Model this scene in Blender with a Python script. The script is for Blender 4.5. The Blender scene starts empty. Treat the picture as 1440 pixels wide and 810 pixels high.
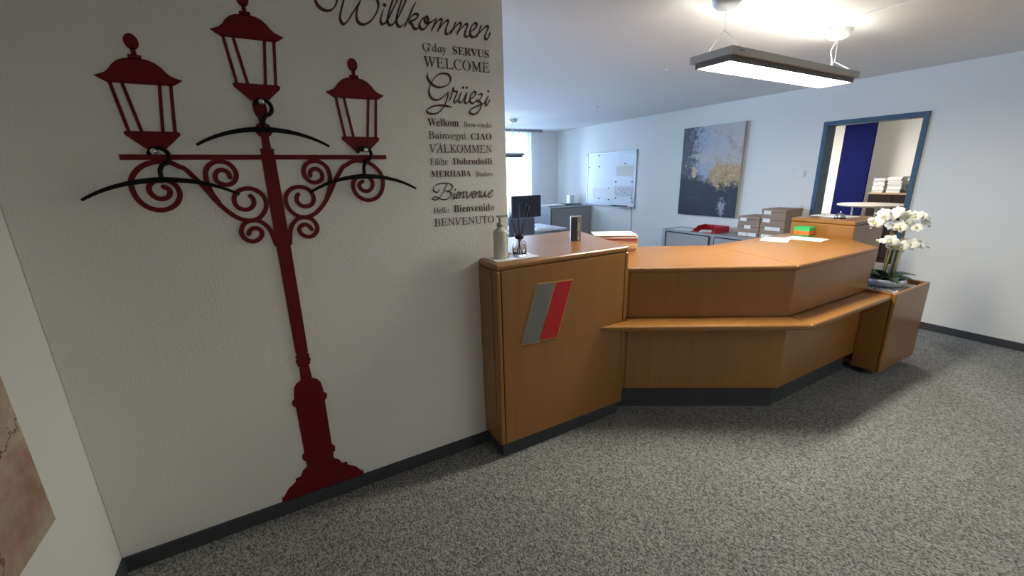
import bpy, bmesh, math, random
from mathutils import Vector, Matrix
random.seed(7)
sc = bpy.context.scene
COL = sc.collection

# ------------------------------------------------------------------ camera
YAW, PITCH, ROLL, FPX, CAMZ = 1.05957501, 0.26655332, 0.02469755, 577.82721, 1.6
_f = Vector((math.cos(YAW)*math.cos(PITCH), math.sin(YAW)*math.cos(PITCH), -math.sin(PITCH)))
_r = Vector((math.sin(YAW), -math.cos(YAW), 0))
_d = _f.cross(_r)
RX = math.cos(ROLL)*_r + math.sin(ROLL)*_d
DY = -math.sin(ROLL)*_r + math.cos(ROLL)*_d
cd = bpy.data.cameras.new('camera')
cam = bpy.data.objects.new('camera', cd)
COL.objects.link(cam)
cd.sensor_width = 36.0
cd.lens = FPX/1440.0*36.0
cd.clip_start = 0.02
M = Matrix.Identity(4)
for i in range(3):
    M[i][0] = RX[i]; M[i][1] = -DY[i]; M[i][2] = -_f[i]
M[2][3] = CAMZ
cam.matrix_world = M
sc.camera = cam

# ------------------------------------------------------------------ world, lights, exposure
sc.view_settings.view_transform = 'Standard'
sc.view_settings.look = 'None'
sc.view_settings.gamma = 1.0
sc.view_settings.use_curve_mapping = False
sc.view_settings.exposure = 1.75
w = bpy.data.worlds.new('sky'); sc.world = w; w.use_nodes = True
bg = w.node_tree.nodes['Background']
bg.inputs[0].default_value = (0.72, 0.86, 1.0, 1); bg.inputs[1].default_value = 1.0

XS, XB = -0.79, 5.532          # side wall, right wall
YA, YF, YN = 2.042, 7.66, -2.6  # lamp wall, far wall, wall behind the camera
ZC = 2.49
XE = 1.13                       # free end of the lamp wall
XR = 9.45                       # far wall of the next room
P_PEND, P_UP, P_FILL, P_NEXT = 21.0, 1.4, 5.5, 165.0
C_DAY, C_PEND = (0.46, 0.66, 1.0), (1.0, 0.97, 0.84)

def daylight(name, x0, x1, z0, z1, power):
    l = bpy.data.lights.new(name, 'AREA'); l.shape = 'RECTANGLE'
    l.size = x1-x0; l.size_y = z1-z0; l.energy = power; l.color = C_DAY
    o = bpy.data.objects.new(name, l); COL.objects.link(o)
    o.location = ((x0+x1)/2, YF+0.42, (z0+z1)/2); o.rotation_euler = (math.radians(-90), 0, 0)
WINS = [(3.15, 4.76, 0.82, 2.42), (0.55, 2.35, 0.82, 2.42)]  # the second window is unseen, added to bring more daylight into the office
for k, (x0, x1, z0, z1) in enumerate(WINS):
    daylight('daylight', x0, x1, z0, z1, (92.0, 88.0)[k])

# ------------------------------------------------------------------ pixel helpers (1440 x 810)
CAM = Vector((0, 0, CAMZ))
def ray(x, y): return RX*((x-720)/FPX) + DY*((y-405)/FPX) + _f
def onx(x, y, X): d = ray(x, y); return CAM + d*(X/d.x)
def ony(x, y, Y): d = ray(x, y); return CAM + d*(Y/d.y)
def onz(x, y, Z): d = ray(x, y); return CAM + d*((Z-CAMZ)/d.z)

# ------------------------------------------------------------------ materials
def s2l(c): return tuple(((v/255)/12.92 if v <= 10 else (((v/255)+0.055)/1.055)**2.4) for v in c)
MATS = {}
def mat(name, rgb, rough=0.5, metal=0.0, var=0.0, vscale=8.0, bump=0.0, bscale=200.0, stretch=(1,1,1), coat=0.0, emit=0.0, trans=0.0, spec=0.5):
    if name in MATS: return MATS[name]
    m = bpy.data.materials.new(name); m.use_nodes = True
    nt = m.node_tree; N = nt.nodes; L = nt.links; b = N['Principled BSDF']
    c = s2l(rgb)
    b.inputs['Base Color'].default_value = (*c, 1)
    b.inputs['Roughness'].default_value = rough; b.inputs['Metallic'].default_value = metal
    b.inputs['Specular IOR Level'].default_value = spec
    b.inputs['Coat Weight'].default_value = coat; b.inputs['Coat Roughness'].default_value = 0.12
    b.inputs['Transmission Weight'].default_value = trans
    if emit:
        b.inputs['Emission Color'].default_value = (*c, 1); b.inputs['Emission Strength'].default_value = emit
    tc = N.new('ShaderNodeTexCoord'); mp = N.new('ShaderNodeMapping')
    mp.inputs['Scale'].default_value = stretch
    L.new(tc.outputs['Object'], mp.inputs[0])
    if var:
        n = N.new('ShaderNodeTexNoise'); n.inputs['Scale'].default_value = vscale; n.inputs['Detail'].default_value = 4
        L.new(mp.outputs[0], n.inputs['Vector'])
        r = N.new('ShaderNodeValToRGB')
        r.color_ramp.elements[0].position = 0.3; r.color_ramp.elements[1].position = 0.7
        r.color_ramp.elements[0].color = (*[v*(1-var) for v in c], 1)
        r.color_ramp.elements[1].color = (*[min(1, v*(1+var)) for v in c], 1)
        L.new(n.outputs[0], r.inputs[0]); L.new(r.outputs[0], b.inputs['Base Color'])
    if bump:
        n2 = N.new('ShaderNodeTexNoise'); n2.inputs['Scale'].default_value = bscale; n2.inputs['Detail'].default_value = 3
        L.new(mp.outputs[0], n2.inputs['Vector'])
        bp = N.new('ShaderNodeBump'); bp.inputs['Strength'].default_value = bump; bp.inputs['Distance'].default_value = 0.004
        L.new(n2.outputs[0], bp.inputs['Height']); L.new(bp.outputs[0], b.inputs['Normal'])
    MATS[name] = m
    return m

def wood(name, axis):
    """honey beech veneer, grain running along axis 0/1/2"""
    m = bpy.data.materials.new(name); m.use_nodes = True
    nt = m.node_tree; N = nt.nodes; L = nt.links; b = N['Principled BSDF']
    tc = N.new('ShaderNodeTexCoord'); mp = N.new('ShaderNodeMapping')
    s = [26, 26, 26]; s[axis] = 1.1
    mp.inputs['Scale'].default_value = s
    L.new(tc.outputs['Object'], mp.inputs[0])
    n = N.new('ShaderNodeTexNoise'); n.inputs['Scale'].default_value = 1.0; n.inputs['Detail'].default_value = 6; n.inputs['Roughness'].default_value = 0.62
    L.new(mp.outputs[0], n.inputs['Vector'])
    n2 = N.new('ShaderNodeTexNoise'); n2.inputs['Scale'].default_value = 0.09; n2.inputs['Detail'].default_value = 2
    L.new(mp.outputs[0], n2.inputs['Vector'])
    mx = N.new('ShaderNodeMath'); mx.operation = 'MULTIPLY_ADD'; mx.inputs[1].default_value = 0.55
    L.new(n.outputs[0], mx.inputs[0])
    m2 = N.new('ShaderNodeMath'); m2.operation = 'MULTIPLY'; m2.inputs[1].default_value = 0.45
    L.new(n2.outputs[0], m2.inputs[0]); L.new(m2.outputs[0], mx.inputs[2])
    r = N.new('ShaderNodeValToRGB'); e = r.color_ramp.elements
    e[0].position = 0.25; e[0].color = (*s2l((138, 90, 37)), 1)
    e[1].position = 0.75; e[1].color = (*s2l((158, 109, 51)), 1)
    L.new(mx.outputs[0], r.inputs[0]); L.new(r.outputs[0], b.inputs['Base Color'])
    b.inputs['Roughness'].default_value = 0.33; b.inputs['Coat Weight'].default_value = 0.25; b.inputs['Coat Roughness'].default_value = 0.18
    MATS[name] = m
    return m
WOOD_X, WOOD_Y, WOOD_Z = wood('beech_grain_x', 0), wood('beech_grain_y', 1), wood('beech_grain_z', 2)

def carpet():
    m = bpy.data.materials.new('grey_loop_carpet'); m.use_nodes = True
    nt = m.node_tree; N = nt.nodes; L = nt.links; b = N['Principled BSDF']
    tc = N.new('ShaderNodeTexCoord')
    mp = N.new('ShaderNodeMapping'); mp.inputs['Rotation'].default_value = (0, 0, 0.5); mp.inputs['Scale'].default_value = (1, 0.55, 1)
    L.new(tc.outputs['Object'], mp.inputs[0])
    v = N.new('ShaderNodeTexVoronoi'); v.inputs['Scale'].default_value = 235
    L.new(mp.outputs[0], v.inputs['Vector'])
    n = N.new('ShaderNodeSeparateColor'); L.new(v.outputs['Color'], n.inputs[0])
    n2 = N.new('ShaderNodeTexNoise'); n2.inputs['Scale'].default_value = 3; n2.inputs['Detail'].default_value = 3
    L.new(tc.outputs['Object'], n2.inputs['Vector'])
    r = N.new('ShaderNodeValToRGB'); e = r.color_ramp.elements
    e[0].position = 0.05; e[0].color = (*s2l((74, 75, 76)), 1)
    e[1].position = 0.95; e[1].color = (*s2l((170, 169, 165)), 1)
    L.new(n.outputs[0], r.inputs[0])
    mix = N.new('ShaderNodeMixRGB'); mix.blend_type = 'MULTIPLY'; mix.inputs[0].default_value = 0.25
    L.new(r.outputs[0], mix.inputs[1]); L.new(n2.outputs[0], mix.inputs[2])
    L.new(mix.outputs[0], b.inputs['Base Color'])
    b.inputs['Roughness'].default_value = 0.95; b.inputs['Specular IOR Level'].default_value = 0.15
    b.inputs['Sheen Weight'].default_value = 0.15
    bp = N.new('ShaderNodeBump'); bp.inputs['Strength'].default_value = 0.06; bp.inputs['Distance'].default_value = 0.003
    L.new(n.outputs[0], bp.inputs['Height']); L.new(bp.outputs[0], b.inputs['Normal'])
    return m
CARPET = carpet()
PLASTER = mat('white_plaster', (240, 238, 232), 0.9, bump=0.6, bscale=120, spec=0.2)
SMOOTH = mat('white_paint', (236, 235, 230), 0.85, bump=0.1, bscale=90, spec=0.2)
CEILM = mat('ceiling_plaster', (230, 229, 226), 0.9, bump=0.25, bscale=60, spec=0.2)
SKIRT = mat('grey_skirting', (64, 66, 70), 0.85, var=0.12, vscale=150)
RED = mat('dark_red_vinyl', (110, 10, 24), 0.5, spec=0.3)
INK = mat('aubergine_vinyl', (78, 34, 40), 0.5)
BLACK = mat('black_metal', (10, 10, 11), 0.6, spec=0.25)
BLACKP = mat('black_plastic', (20, 21, 24), 0.45)
CHROME = mat('chrome', (215, 218, 222), 0.15, 1.0)
ALU = mat('aluminium', (165, 168, 174), 0.38, 0.8)
LGREY = mat('grey_lacquer', (158, 160, 164), 0.5)
DGREY = mat('anthracite_lacquer', (74, 76, 82), 0.5)
DOORG = mat('grey_door_front', (156, 153, 150), 0.55)
WHITE = mat('white_plastic', (236, 236, 234), 0.4)
PAPER = mat('white_paper', (240, 240, 238), 0.8)
CARD = mat('brown_cardboard', (160, 138, 122), 0.85, var=0.06, vscale=30)
BLUEF = mat('blue_grey_frame', (62, 94, 118), 0.45)
NAVY = mat('navy_panel', (20, 24, 70), 0.95, spec=0.05)
DARKW = mat('dark_brown_wood', (40, 31, 28), 0.8, spec=0.15, var=0.15, vscale=14, stretch=(1, 1, .1))
REDP = mat('red_plastic', (176, 24, 40), 0.4)
INKG = mat('grey_print', (110, 112, 116), 0.7)

# ------------------------------------------------------------------ builders
def link(o, parent=None):
    COL.objects.link(o)
    if parent: o.parent = parent
    return o
def obj(name, bm, material, parent=None, smooth=False):
    me = bpy.data.meshes.new(name)
    bmesh.ops.recalc_face_normals(bm, faces=bm.faces)
    bm.to_mesh(me); bm.free()
    for m in (material if isinstance(material, (list, tuple)) else [material]): me.materials.append(m)
    if smooth:
        for p in me.polygons: p.use_smooth = True
    return link(bpy.data.objects.new(name, me), parent)
def tag(o, label, cat, group=None, kind=None):
    o['label'] = label; o['category'] = cat
    if group: o['group'] = group
    if kind: o['kind'] = kind
    return o
def struct(o, label=None, cat=None):
    o['kind'] = 'structure'
    if label: o['label'] = label
    if cat: o['category'] = cat
    return o
def thing(name, label, cat, group=None, loc=(0, 0, 0), rz=0):
    o = bpy.data.objects.new(name, None); o.empty_display_size = 0.05
    o.location = loc; o.rotation_euler = (0, 0, rz)
    COL.objects.link(o); tag(o, label, cat, group)
    return o
def NB(): return bmesh.new()
def box(bm, x0, x1, y0, y1, z0, z1, bev=0.0, seg=2, mi=0):
    b = bmesh.new()
    vs = [b.verts.new((x, y, z)) for x in (x0, x1) for y in (y0, y1) for z in (z0, z1)]
    for f in ((0,1,3,2), (4,6,7,5), (0,4,5,1), (2,3,7,6), (0,2,6,4), (1,5,7,3)): b.faces.new([vs[i] for i in f])
    if bev: bmesh.ops.bevel(b, geom=list(b.edges), offset=bev, segments=seg, profile=0.5, affect='EDGES')
    merge(bm, b, mi); return bm
def merge(bm, b, mi=0, mtx=None):
    if mtx is not None: bmesh.ops.transform(b, matrix=mtx, verts=b.verts)
    mp = {v: bm.verts.new(v.co) for v in b.verts}
    for f in b.faces:
        try:
            nf = bm.faces.new([mp[v] for v in f.verts]); nf.material_index = mi; nf.smooth = f.smooth
        except ValueError: pass
    b.free()
def prism(bm, poly, z0, z1, bev=0.0, seg=3, mi=0):
    b = bmesh.new()
    lo = [b.verts.new((x, y, z0)) for x, y in poly]; hi = [b.verts.new((x, y, z1)) for x, y in poly]
    n = len(poly)
    b.faces.new(lo[::-1]); b.faces.new(hi)
    for i in range(n): b.faces.new((lo[i], lo[(i+1) % n], hi[(i+1) % n], hi[i]))
    bmesh.ops.recalc_face_normals(b, faces=b.faces)
    if bev: bmesh.ops.bevel(b, geom=list(b.edges), offset=bev, segments=seg, profile=0.5, affect='EDGES')
    merge(bm, b, mi); return bm
def wallprism(bm, poly, y0, y1):
    """polygon given as (x, z), extruded along y"""
    b = bmesh.new()
    A = [b.verts.new((x, y0, z)) for x, z in poly]; B = [b.verts.new((x, y1, z)) for x, z in poly]
    n = len(poly)
    b.faces.new(A); b.faces.new(B[::-1])
    for i in range(n): b.faces.new((A[i], B[i], B[(i+1) % n], A[(i+1) % n]))
    bmesh.ops.recalc_face_normals(b, faces=b.faces)
    merge(bm, b); return bm
def cyl(bm, p0, p1, r0, r1=None, seg=12, mi=0, caps=True):
    p0, p1 = Vector(p0), Vector(p1); r1 = r0 if r1 is None else r1
    d = (p1-p0).normalized(); a = d.orthogonal().normalized(); c = d.cross(a)
    A = []; B = []
    for i in range(seg):
        t = 2*math.pi*i/seg; u = a*math.cos(t) + c*math.sin(t)
        A.append(bm.verts.new(p0+u*r0)); B.append(bm.verts.new(p1+u*r1))
    for i in range(seg):
        f = bm.faces.new((A[i], A[(i+1) % seg], B[(i+1) % seg], B[i])); f.smooth = True; f.material_index = mi
    if caps:
        bm.faces.new(A[::-1]).material_index = mi; bm.faces.new(B).material_index = mi
    return bm
def tube(bm, pts, r, seg=8, mi=0):
    pts = [Vector(p) for p in pts]; rings = []; pa = None
    n = len(pts)
    for i, p in enumerate(pts):
        t = (pts[min(i+1, n-1)]-pts[max(i-1, 0)]).normalized()
        a = t.orthogonal().normalized() if pa is None else (pa - t*pa.dot(t)).normalized()
        pa = a; c = t.cross(a)
        rr = r[i] if isinstance(r, (list, tuple)) else r
        rings.append([bm.verts.new(p + (a*math.cos(2*math.pi*k/seg)+c*math.sin(2*math.pi*k/seg))*rr) for k in range(seg)])
    for i in range(n-1):
        for k in range(seg):
            f = bm.faces.new((rings[i][k], rings[i][(k+1) % seg], rings[i+1][(k+1) % seg], rings[i+1][k])); f.smooth = True; f.material_index = mi
    bm.faces.new(rings[0][::-1]).material_index = mi; bm.faces.new(rings[-1]).material_index = mi
    return bm
def lathe(bm, prof, cx=0, cy=0, z=0, seg=28, mi=0):
    rings = []
    for r, h in prof:
        if r < 1e-5: rings.append([bm.verts.new((cx, cy, z+h))])
        else: rings.append([bm.verts.new((cx+r*math.cos(2*math.pi*k/seg), cy+r*math.sin(2*math.pi*k/seg), z+h)) for k in range(seg)])
    for A, B in zip(rings, rings[1:]):
        for k in range(seg):
            a0, a1 = A[k % len(A)], A[(k+1) % len(A)]; b0, b1 = B[k % len(B)], B[(k+1) % len(B)]
            vs = [a0]
            for v in (a1, b1, b0):
                if v not in vs: vs.append(v)
            if len(vs) > 2:
                f = bm.faces.new(vs); f.smooth = True; f.material_index = mi
    return bm
def catmull(pts, k=8):
    pts = [Vector(p) for p in pts]
    if len(pts) < 3: return pts
    P = [pts[0]*2-pts[1]] + pts + [pts[-1]*2-pts[-2]]
    out = []
    for i in range(1, len(P)-2):
        a, b, c, d = P[i-1], P[i], P[i+1], P[i+2]
        for j in range(k):
            t = j/k
            out.append(0.5*((2*b) + (c-a)*t + (2*a-5*b+4*c-d)*t*t + (3*b-a-3*c+d)*t*t*t))
    out.append(pts[-1]); return out
def ribbon(bm, pts, wf, y0, y1, k=8, capround=True):
    """flat band on the lamp wall along (x, z) points, wf(tangent, t) its half width"""
    P = catmull([(p[0], 0, p[1]) for p in pts], k)
    n = len(P); L = []; R = []
    for i, p in enumerate(P):
        t = (P[min(i+1, n-1)]-P[max(i-1, 0)])
        t = t.normalized() if t.length > 1e-9 else Vector((1, 0, 0))
        nn = Vector((-t.z, 0, t.x)); h = wf(t, i/(n-1))
        L.append(p+nn*h); R.append(p-nn*h)
    def v(p, y): return bm.verts.new((p.x, y, p.z))
    LF = [v(p, y0) for p in L]; RF = [v(p, y0) for p in R]; LB = [v(p, y1) for p in L]; RB = [v(p, y1) for p in R]
    for i in range(n-1):
        bm.faces.new((LF[i], LF[i+1], RF[i+1], RF[i]))
        bm.faces.new((LF[i], LB[i], LB[i+1], LF[i+1])); bm.faces.new((RF[i], RF[i+1], RB[i+1], RB[i]))
    bm.faces.new((LF[0], RF[0], RB[0], LB[0])); bm.faces.new((LF[-1], LB[-1], RB[-1], RF[-1]))
    return P, L, R
def disc(bm, x, z, rx, rz, y0, y1, seg=16):
    wallprism(bm, [(x+rx*math.cos(2*math.pi*i/seg), z+rz*math.sin(2*math.pi*i/seg)) for i in range(seg)], y0, y1)

# ================================================================== THE SETTING
struct(obj('floor', box(NB(), XS-.2, XR+.2, YN-.2, YF+.2, -0.08, 0), CARPET), 'grey speckled loop pile carpet floor', 'floor')
struct(obj('ceiling', box(NB(), XS-.2, XR+.2, YN-.2, YF+.2, ZC, ZC+.1), CEILM), 'white plastered ceiling over reception and office', 'ceiling')
struct(obj('wall_left', box(NB(), XS, XE, YA, YA+.16, 0, ZC, 0.004), PLASTER), 'rough white plaster wall carrying the lamp decal', 'wall')
struct(obj('wall_side', box(NB(), XS-.12, XS, YN-.12, YF+.12, 0, ZC), SMOOTH), 'smooth white side wall with a picture', 'wall')
struct(obj('wall_near', box(NB(), XS, XB, YN-.12, YN, 0, ZC), SMOOTH), 'white wall closing the foyer', 'wall')
DY0, DY1, DZ = 1.67, 2.56, 2.10
bm = NB()
box(bm, XB, XB+.16, YN-.12, DY0, 0, ZC); box(bm, XB, XB+.16, DY1, YF+.12, 0, ZC); box(bm, XB, XB+.16, DY0, DY1, DZ, ZC)
struct(obj('wall_right', bm, SMOOTH), 'long white wall with painting whiteboard and doorway', 'wall')
bm = NB()
xs = [XS] + sorted([a for w_ in WINS for a in w_[:2]]) + [XB]
for i in range(0, len(xs), 2): box(bm, xs[i], xs[i+1], YF, YF+.25, 0, ZC)
for (x0, x1, z0, z1) in WINS:
    box(bm, x0, x1, YF, YF+.25, 0, z0); box(bm, x0, x1, YF, YF+.25, z1, ZC)
struct(obj('wall_back', bm, SMOOTH), 'white far office wall with window', 'wall')
# next room
bm = NB()
box(bm, XR, XR+.12, -.2, 5.6, 0, ZC); box(bm, XB+.16, XR, 5.5, 5.6, 0, ZC); box(bm, XB+.16, XR, -.2, -.1, 0, ZC)
struct(obj('wall_far_room', bm, SMOOTH), 'white walls of the room beyond the doorway', 'wall')
# skirtings
struct(obj('baseboard_left', box(NB(), XS, .95, YA-.012, YA, 0, .072, .002), SKIRT), 'dark grey skirting under the lamp wall', 'baseboard')
struct(obj('baseboard_side', box(NB(), XS, XS+.012, YN, YA-.012, 0, .072, .002), SKIRT), 'dark grey skirting of the side wall', 'baseboard')
bm = NB(); box(bm, XB-.012, XB, YN, DY0-.06, 0, .072, .002); box(bm, XB-.012, XB, DY1+.06, YF, 0, .072, .002)
struct(obj('baseboard_right', bm, SKIRT), 'dark grey skirting of the long right wall', 'baseboard')
struct(obj('baseboard_back', box(NB(), 0, XB-.012, YF-.012, YF, 0, .072, .002), SKIRT), 'dark grey skirting of the far wall', 'baseboard')

# windows on the far wall
GLASS = bpy.data.materials.new('window_glass'); GLASS.use_nodes = True
nt = GLASS.node_tree; nt.nodes.clear()
o_ = nt.nodes.new('ShaderNodeOutputMaterial'); mx = nt.nodes.new('ShaderNodeMixShader'); tr = nt.nodes.new('ShaderNodeBsdfTransparent'); gl = nt.nodes.new('ShaderNodeBsdfGlossy'); fr = nt.nodes.new('ShaderNodeFresnel')
gl.inputs['Roughness'].default_value = 0.02; fr.inputs[0].default_value = 1.35
nt.links.new(fr.outputs[0], mx.inputs[0]); nt.links.new(tr.outputs[0], mx.inputs[1]); nt.links.new(gl.outputs[0], mx.inputs[2]); nt.links.new(mx.outputs[0], o_.inputs[0])
SHEER = bpy.data.materials.new('sheer_curtain'); SHEER.use_nodes = True
nt = SHEER.node_tree; nt.nodes.clear()
o_ = nt.nodes.new('ShaderNodeOutputMaterial'); a_ = nt.nodes.new('ShaderNodeMixShader'); b_ = nt.nodes.new('ShaderNodeMixShader')
t_ = nt.nodes.new('ShaderNodeBsdfTranslucent'); d_ = nt.nodes.new('ShaderNodeBsdfDiffuse'); r_ = nt.nodes.new('ShaderNodeBsdfTransparent')
tcn = nt.nodes.new('ShaderNodeTexCoord'); wv = nt.nodes.new('ShaderNodeTexNoise'); wv.inputs['Scale'].default_value = 5
rp = nt.nodes.new('ShaderNodeValToRGB'); rp.color_ramp.elements[0].color = (.40, .42, .44, 1); rp.color_ramp.elements[1].color = (.56, .58, .58, 1)
nt.links.new(tcn.outputs['Object'], wv.inputs['Vector']); nt.links.new(wv.outputs[0], rp.inputs[0])
nt.links.new(rp.outputs[0], t_.inputs[0]); nt.links.new(rp.outputs[0], d_.inputs[0])
a_.inputs[0].default_value = 0.45; b_.inputs[0].default_value = 0.04
nt.links.new(t_.outputs[0], a_.inputs[1]); nt.links.new(d_.outputs[0], a_.inputs[2]); nt.links.new(a_.outputs[0], b_.inputs[1]); nt.links.new(r_.outputs[0], b_.inputs[2]); nt.links.new(b_.outputs[0], o_.inputs[0])
for k, (x0, x1, z0, z1) in enumerate(WINS):
    root = bpy.data.objects.new('window_%d' % (k+1), None); link(root); root.location = (x0, YF, z0)
    struct(root, 'white framed office window in the far wall' if k == 0 else 'unseen second office window added for more daylight', 'window')
    W, H = x1-x0, z1-z0
    bm = NB()
    for a in ((0, W, .06, .13, 0, .06), (0, W, .06, .13, H-.06, H), (0, .06, .06, .13, .06, H-.06), (W-.06, W, .06, .13, .06, H-.06), (W/2-.04, W/2+.04, .06, .13, .06, H-.06)): box(bm, *a, .004)
    obj('window_frame', bm, WHITE, root)
    for a, b2 in ((.06, W/2-.04), (W/2+.04, W-.06)): obj('pane', box(NB(), a, b2, .09, .098, .06, H-.06), GLASS, root)
    obj('window_sill', box(NB(), -.04, W+.04, -.12, .06, -.03, 0, .006), WHITE, root)
def curtain(x0, x1, label):
    bm = NB(); n = 90; A = []; B = []
    for i in range(n+1):
        t = i/n; x = x0+(x1-x0)*t; y = YF-.17+.022*math.sin(t*(x1-x0)*2*math.pi/.11)+.008*math.sin(t*37)
        A.append(bm.verts.new((x, y, .06))); B.append(bm.verts.new((x, y, 2.44)))
    for i in range(n):
        f = bm.faces.new((A[i], A[i+1], B[i+1], B[i])); f.smooth = True
    return tag(obj('sheer_curtain', bm, SHEER), label, 'curtain')
curtain(3.62, 4.74, 'white sheer curtain hanging before the far office window')
tag(obj('curtain_rail', box(NB(), .4, 5.0, YF-.2, YF-.14, 2.44, ZC, .004), LGREY), 'grey curtain rail on the ceiling along the far wall', 'rail')

# ================================================================== LAMP DECAL
yF, yB = YA-.0045, YA-.001
def W(x, y): p = ony(x, y, YA); return (p.x, p.z)
X0 = 0.008
lamp = thing('street_lamp_decal', 'dark red three-armed street lamp silhouette fixed on plaster wall', 'wall decal', loc=(0, 0, 0))
# lantern, traced once on the left one and made symmetric
def Zm(ox, oy, s): return lambda X, Y: W(ox+X/s, oy+Y/s)
zl = Zm(100, 40, 4.5)
cx = (zl(150, 292)[0]+zl(712, 335)[0])/2
czb = zl(500, 652)[1]
def loc_(pt): p = zl(*pt); return (p[0]-cx, p[1]-czb)
roofL = [loc_(p) for p in ((375,187),(345,185),(300,195),(265,220),(245,255),(220,277),(185,288),(150,292),(200,320),(240,342))]
roofR = [loc_(p) for p in ((450,195),(500,208),(545,230),(590,265),(612,285),(640,305),(680,322),(712,336),(690,352),(655,367))]
def lantern(px, pz, s):
    root = link(bpy.data.objects.new('lantern', None), lamp)
    def T(q): return (px+q[0]*s, pz+q[1]*s)
    half = [((-a[0]+b[0])/2, (a[1]+b[1])/2) for a, b in zip(roofL, roofR)]
    bm = NB(); poly = [T((-x, z)) for x, z in half][::-1] + [T(q) for q in half]
    wallprism(bm, poly, yF, yB)
    zt = half[0][1]
    wallprism(bm, [T(q) for q in ((-.0185, zt-.004), (.0185, zt-.004), (.0185, zt+.011), (-.0185, zt+.011))], yF, yB)
    wallprism(bm, [T(q) for q in ((-.008, zt+.008), (.008, zt+.008), (.006, zt+.034), (-.006, zt+.034))], yF, yB)
    c = T((0, zt+.052)); disc(bm, c[0], c[1], .0205*s, .026*s, yF, yB)
    obj('roof', bm, RED, root)
    zr = half[-1][1]
    for xt, xb in ((half[-1][0]-.006, .066), (.052, .030), (-.052, -.030), (-half[-1][0]+.006, -.066)):
        wallprism(b := NB(), [T(q) for q in ((xt-.0052, zr+.006), (xt+.0052, zr+.006), (xb+.0052, -.004), (xb-.0052, -.004))], yF, yB)
        obj('bar', b, RED, root)
    bm = NB()
    wallprism(bm, [T(q) for q in ((-.076, 0), (.076, 0), (.081, -.006), (.079, -.014), (.028, -.062), (-.028, -.062), (-.079, -.014), (-.081, -.006))], yF, yB)
    obj('base', bm, RED, root)
cl = zl(515, 652)
lantern(cl[0], cl[1], 1.0)
q = W(361, 118.5); lantern(q[0], q[1], 1.0)
q = W(507, 192.5); lantern(q[0], q[1], 1.0)
# crossbar
zc = (W(168, 220)[1]+W(543, 222)[1])/2
xl, xr = W(168, 220)[0], W(543, 222)[0]
obj('crossbar', wallprism(NB(), [(xl, zc-.0095), (xr, zc-.0095), (xr, zc+.0095), (xl, zc+.0095)], yF, yB), RED, lamp)
# scrolls of the left bracket, mirrored to the right
z5 = Zm(100, 190, 6.75); z6 = Zm(260, 190, 4.7636)
S_main = [z5(*p) for p in ((880,490),(930,515),(942,555),(915,592),(855,606),(790,582),(746,530),(748,475),(795,435),(865,425),(950,445),(1012,500),(1035,570),(1012,640),(950,690),(860,712),(750,692),(655,630),(595,545),(570,450),(600,365),(670,298),(760,262),(860,250),(950,264),(1030,300))] + [z6(*p) for p in ((0,225),(55,275),(110,328),(160,385),(220,450),(290,512),(360,555),(430,572),(490,560),(533,515),(545,460),(528,410),(480,370),(420,357),(362,372),(333,408),(334,452),(360,486),(402,499),(442,490),(463,460),(458,428),(440,408))]
S_up = [z6(*p) for p in ((225,445),(190,400),(163,350),(145,300),(140,245),(160,205),(200,180),(250,178),(300,196),(335,235),(345,275),(328,315),(290,333),(240,325),(210,300),(205,265),(225,238),(260,235),(290,252),(302,282))]
S_dn = [z6(*p) for p in ((612,732),(600,700),(580,650),(550,608),(500,576),(450,572),(402,590),(380,630),(385,670),(420,703),(465,711),(505,690),(518,655),(500,630),(465,622),(437,638),(428,662))]
for side in (1, -1):
    for lev, S in ((.0003, S_main), (.0006, S_up), (.0009, S_dn)):
        pts = [(x, z) if side == 1 else (2*X0-x, z) for x, z in S]
        bm = NB(); ribbon(bm, pts, lambda t, u: .0086, yF-lev, yB, 6)
        disc(bm, pts[0][0], pts[0][1], .0086, .0086, yF-lev-.0001, yB); disc(bm, pts[-1][0], pts[-1][1], .0086, .0086, yF-lev-.0001, yB)
        obj('scroll', bm, RED, lamp)
# post: half widths against height, symmetric about X0
zb = Zm(370, 480, 3.374)
def hw(a, b): p, q_ = zb(*a), zb(*b); return ((q_[0]-p[0])/2, (q_[1]+p[1])/2)
def hw6(a, b): p, q_ = z6(*a), z6(*b); return ((q_[0]-p[0])/2, (q_[1]+p[1])/2)
prof = [hw6((518, 92), (608, 92)), hw6((520, 103), (610, 103)), (hw6((523, 104), (605, 104))), hw6((530, 160), (617, 160)), hw6((622, 740), (712, 740)),
        hw((150, 62), (205, 48)), (.0195, hw((150, 62), (205, 48))[1]-.004)]
prof = [(h*1.06, z) for h, z in prof]
zz = prof[-1][1]
prof += [(.026, zz-.004), (.030, zz-.012), (.026, zz-.02), (.031, zz-.03), (.031, zz-.04), (.026, zz-.048), (.028, zz-.056), (.0205, zz-.06)]
prof += [hw((172, 185), (226, 172))]
prof += [hw((158, 195), (258, 182)), hw((143, 213), (272, 200)), hw((138, 250), (279, 232)), hw((141, 266), (281, 243)), hw((130, 282), (299, 255)), hw((132, 300), (297, 268)), hw((150, 312), (288, 280)),
         hw((187, 525), (318, 490)), hw((176, 543), (335, 502)), hw((180, 562), (333, 520)), hw((195, 568), (325, 527)), hw((200, 595), (326, 556)),
         hw((180, 615), (352, 562)), hw((170, 640), (368, 580)), hw((147, 652), (392, 572)), hw((146, 665), (394, 590)), hw((110, 700), (432, 597)), hw((88, 735), (462, 622))]
wl = prof[-1][0]
prof += [(wl+.006, .10), (wl+.008, .0725)]
poly = [(X0+h, z) for h, z in prof] + [(X0-h, z) for h, z in prof][::-1]
obj('post', wallprism(NB(), poly, yF-.0012, yB), RED, lamp)
bm = NB()
q = W(374, 185)
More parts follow.
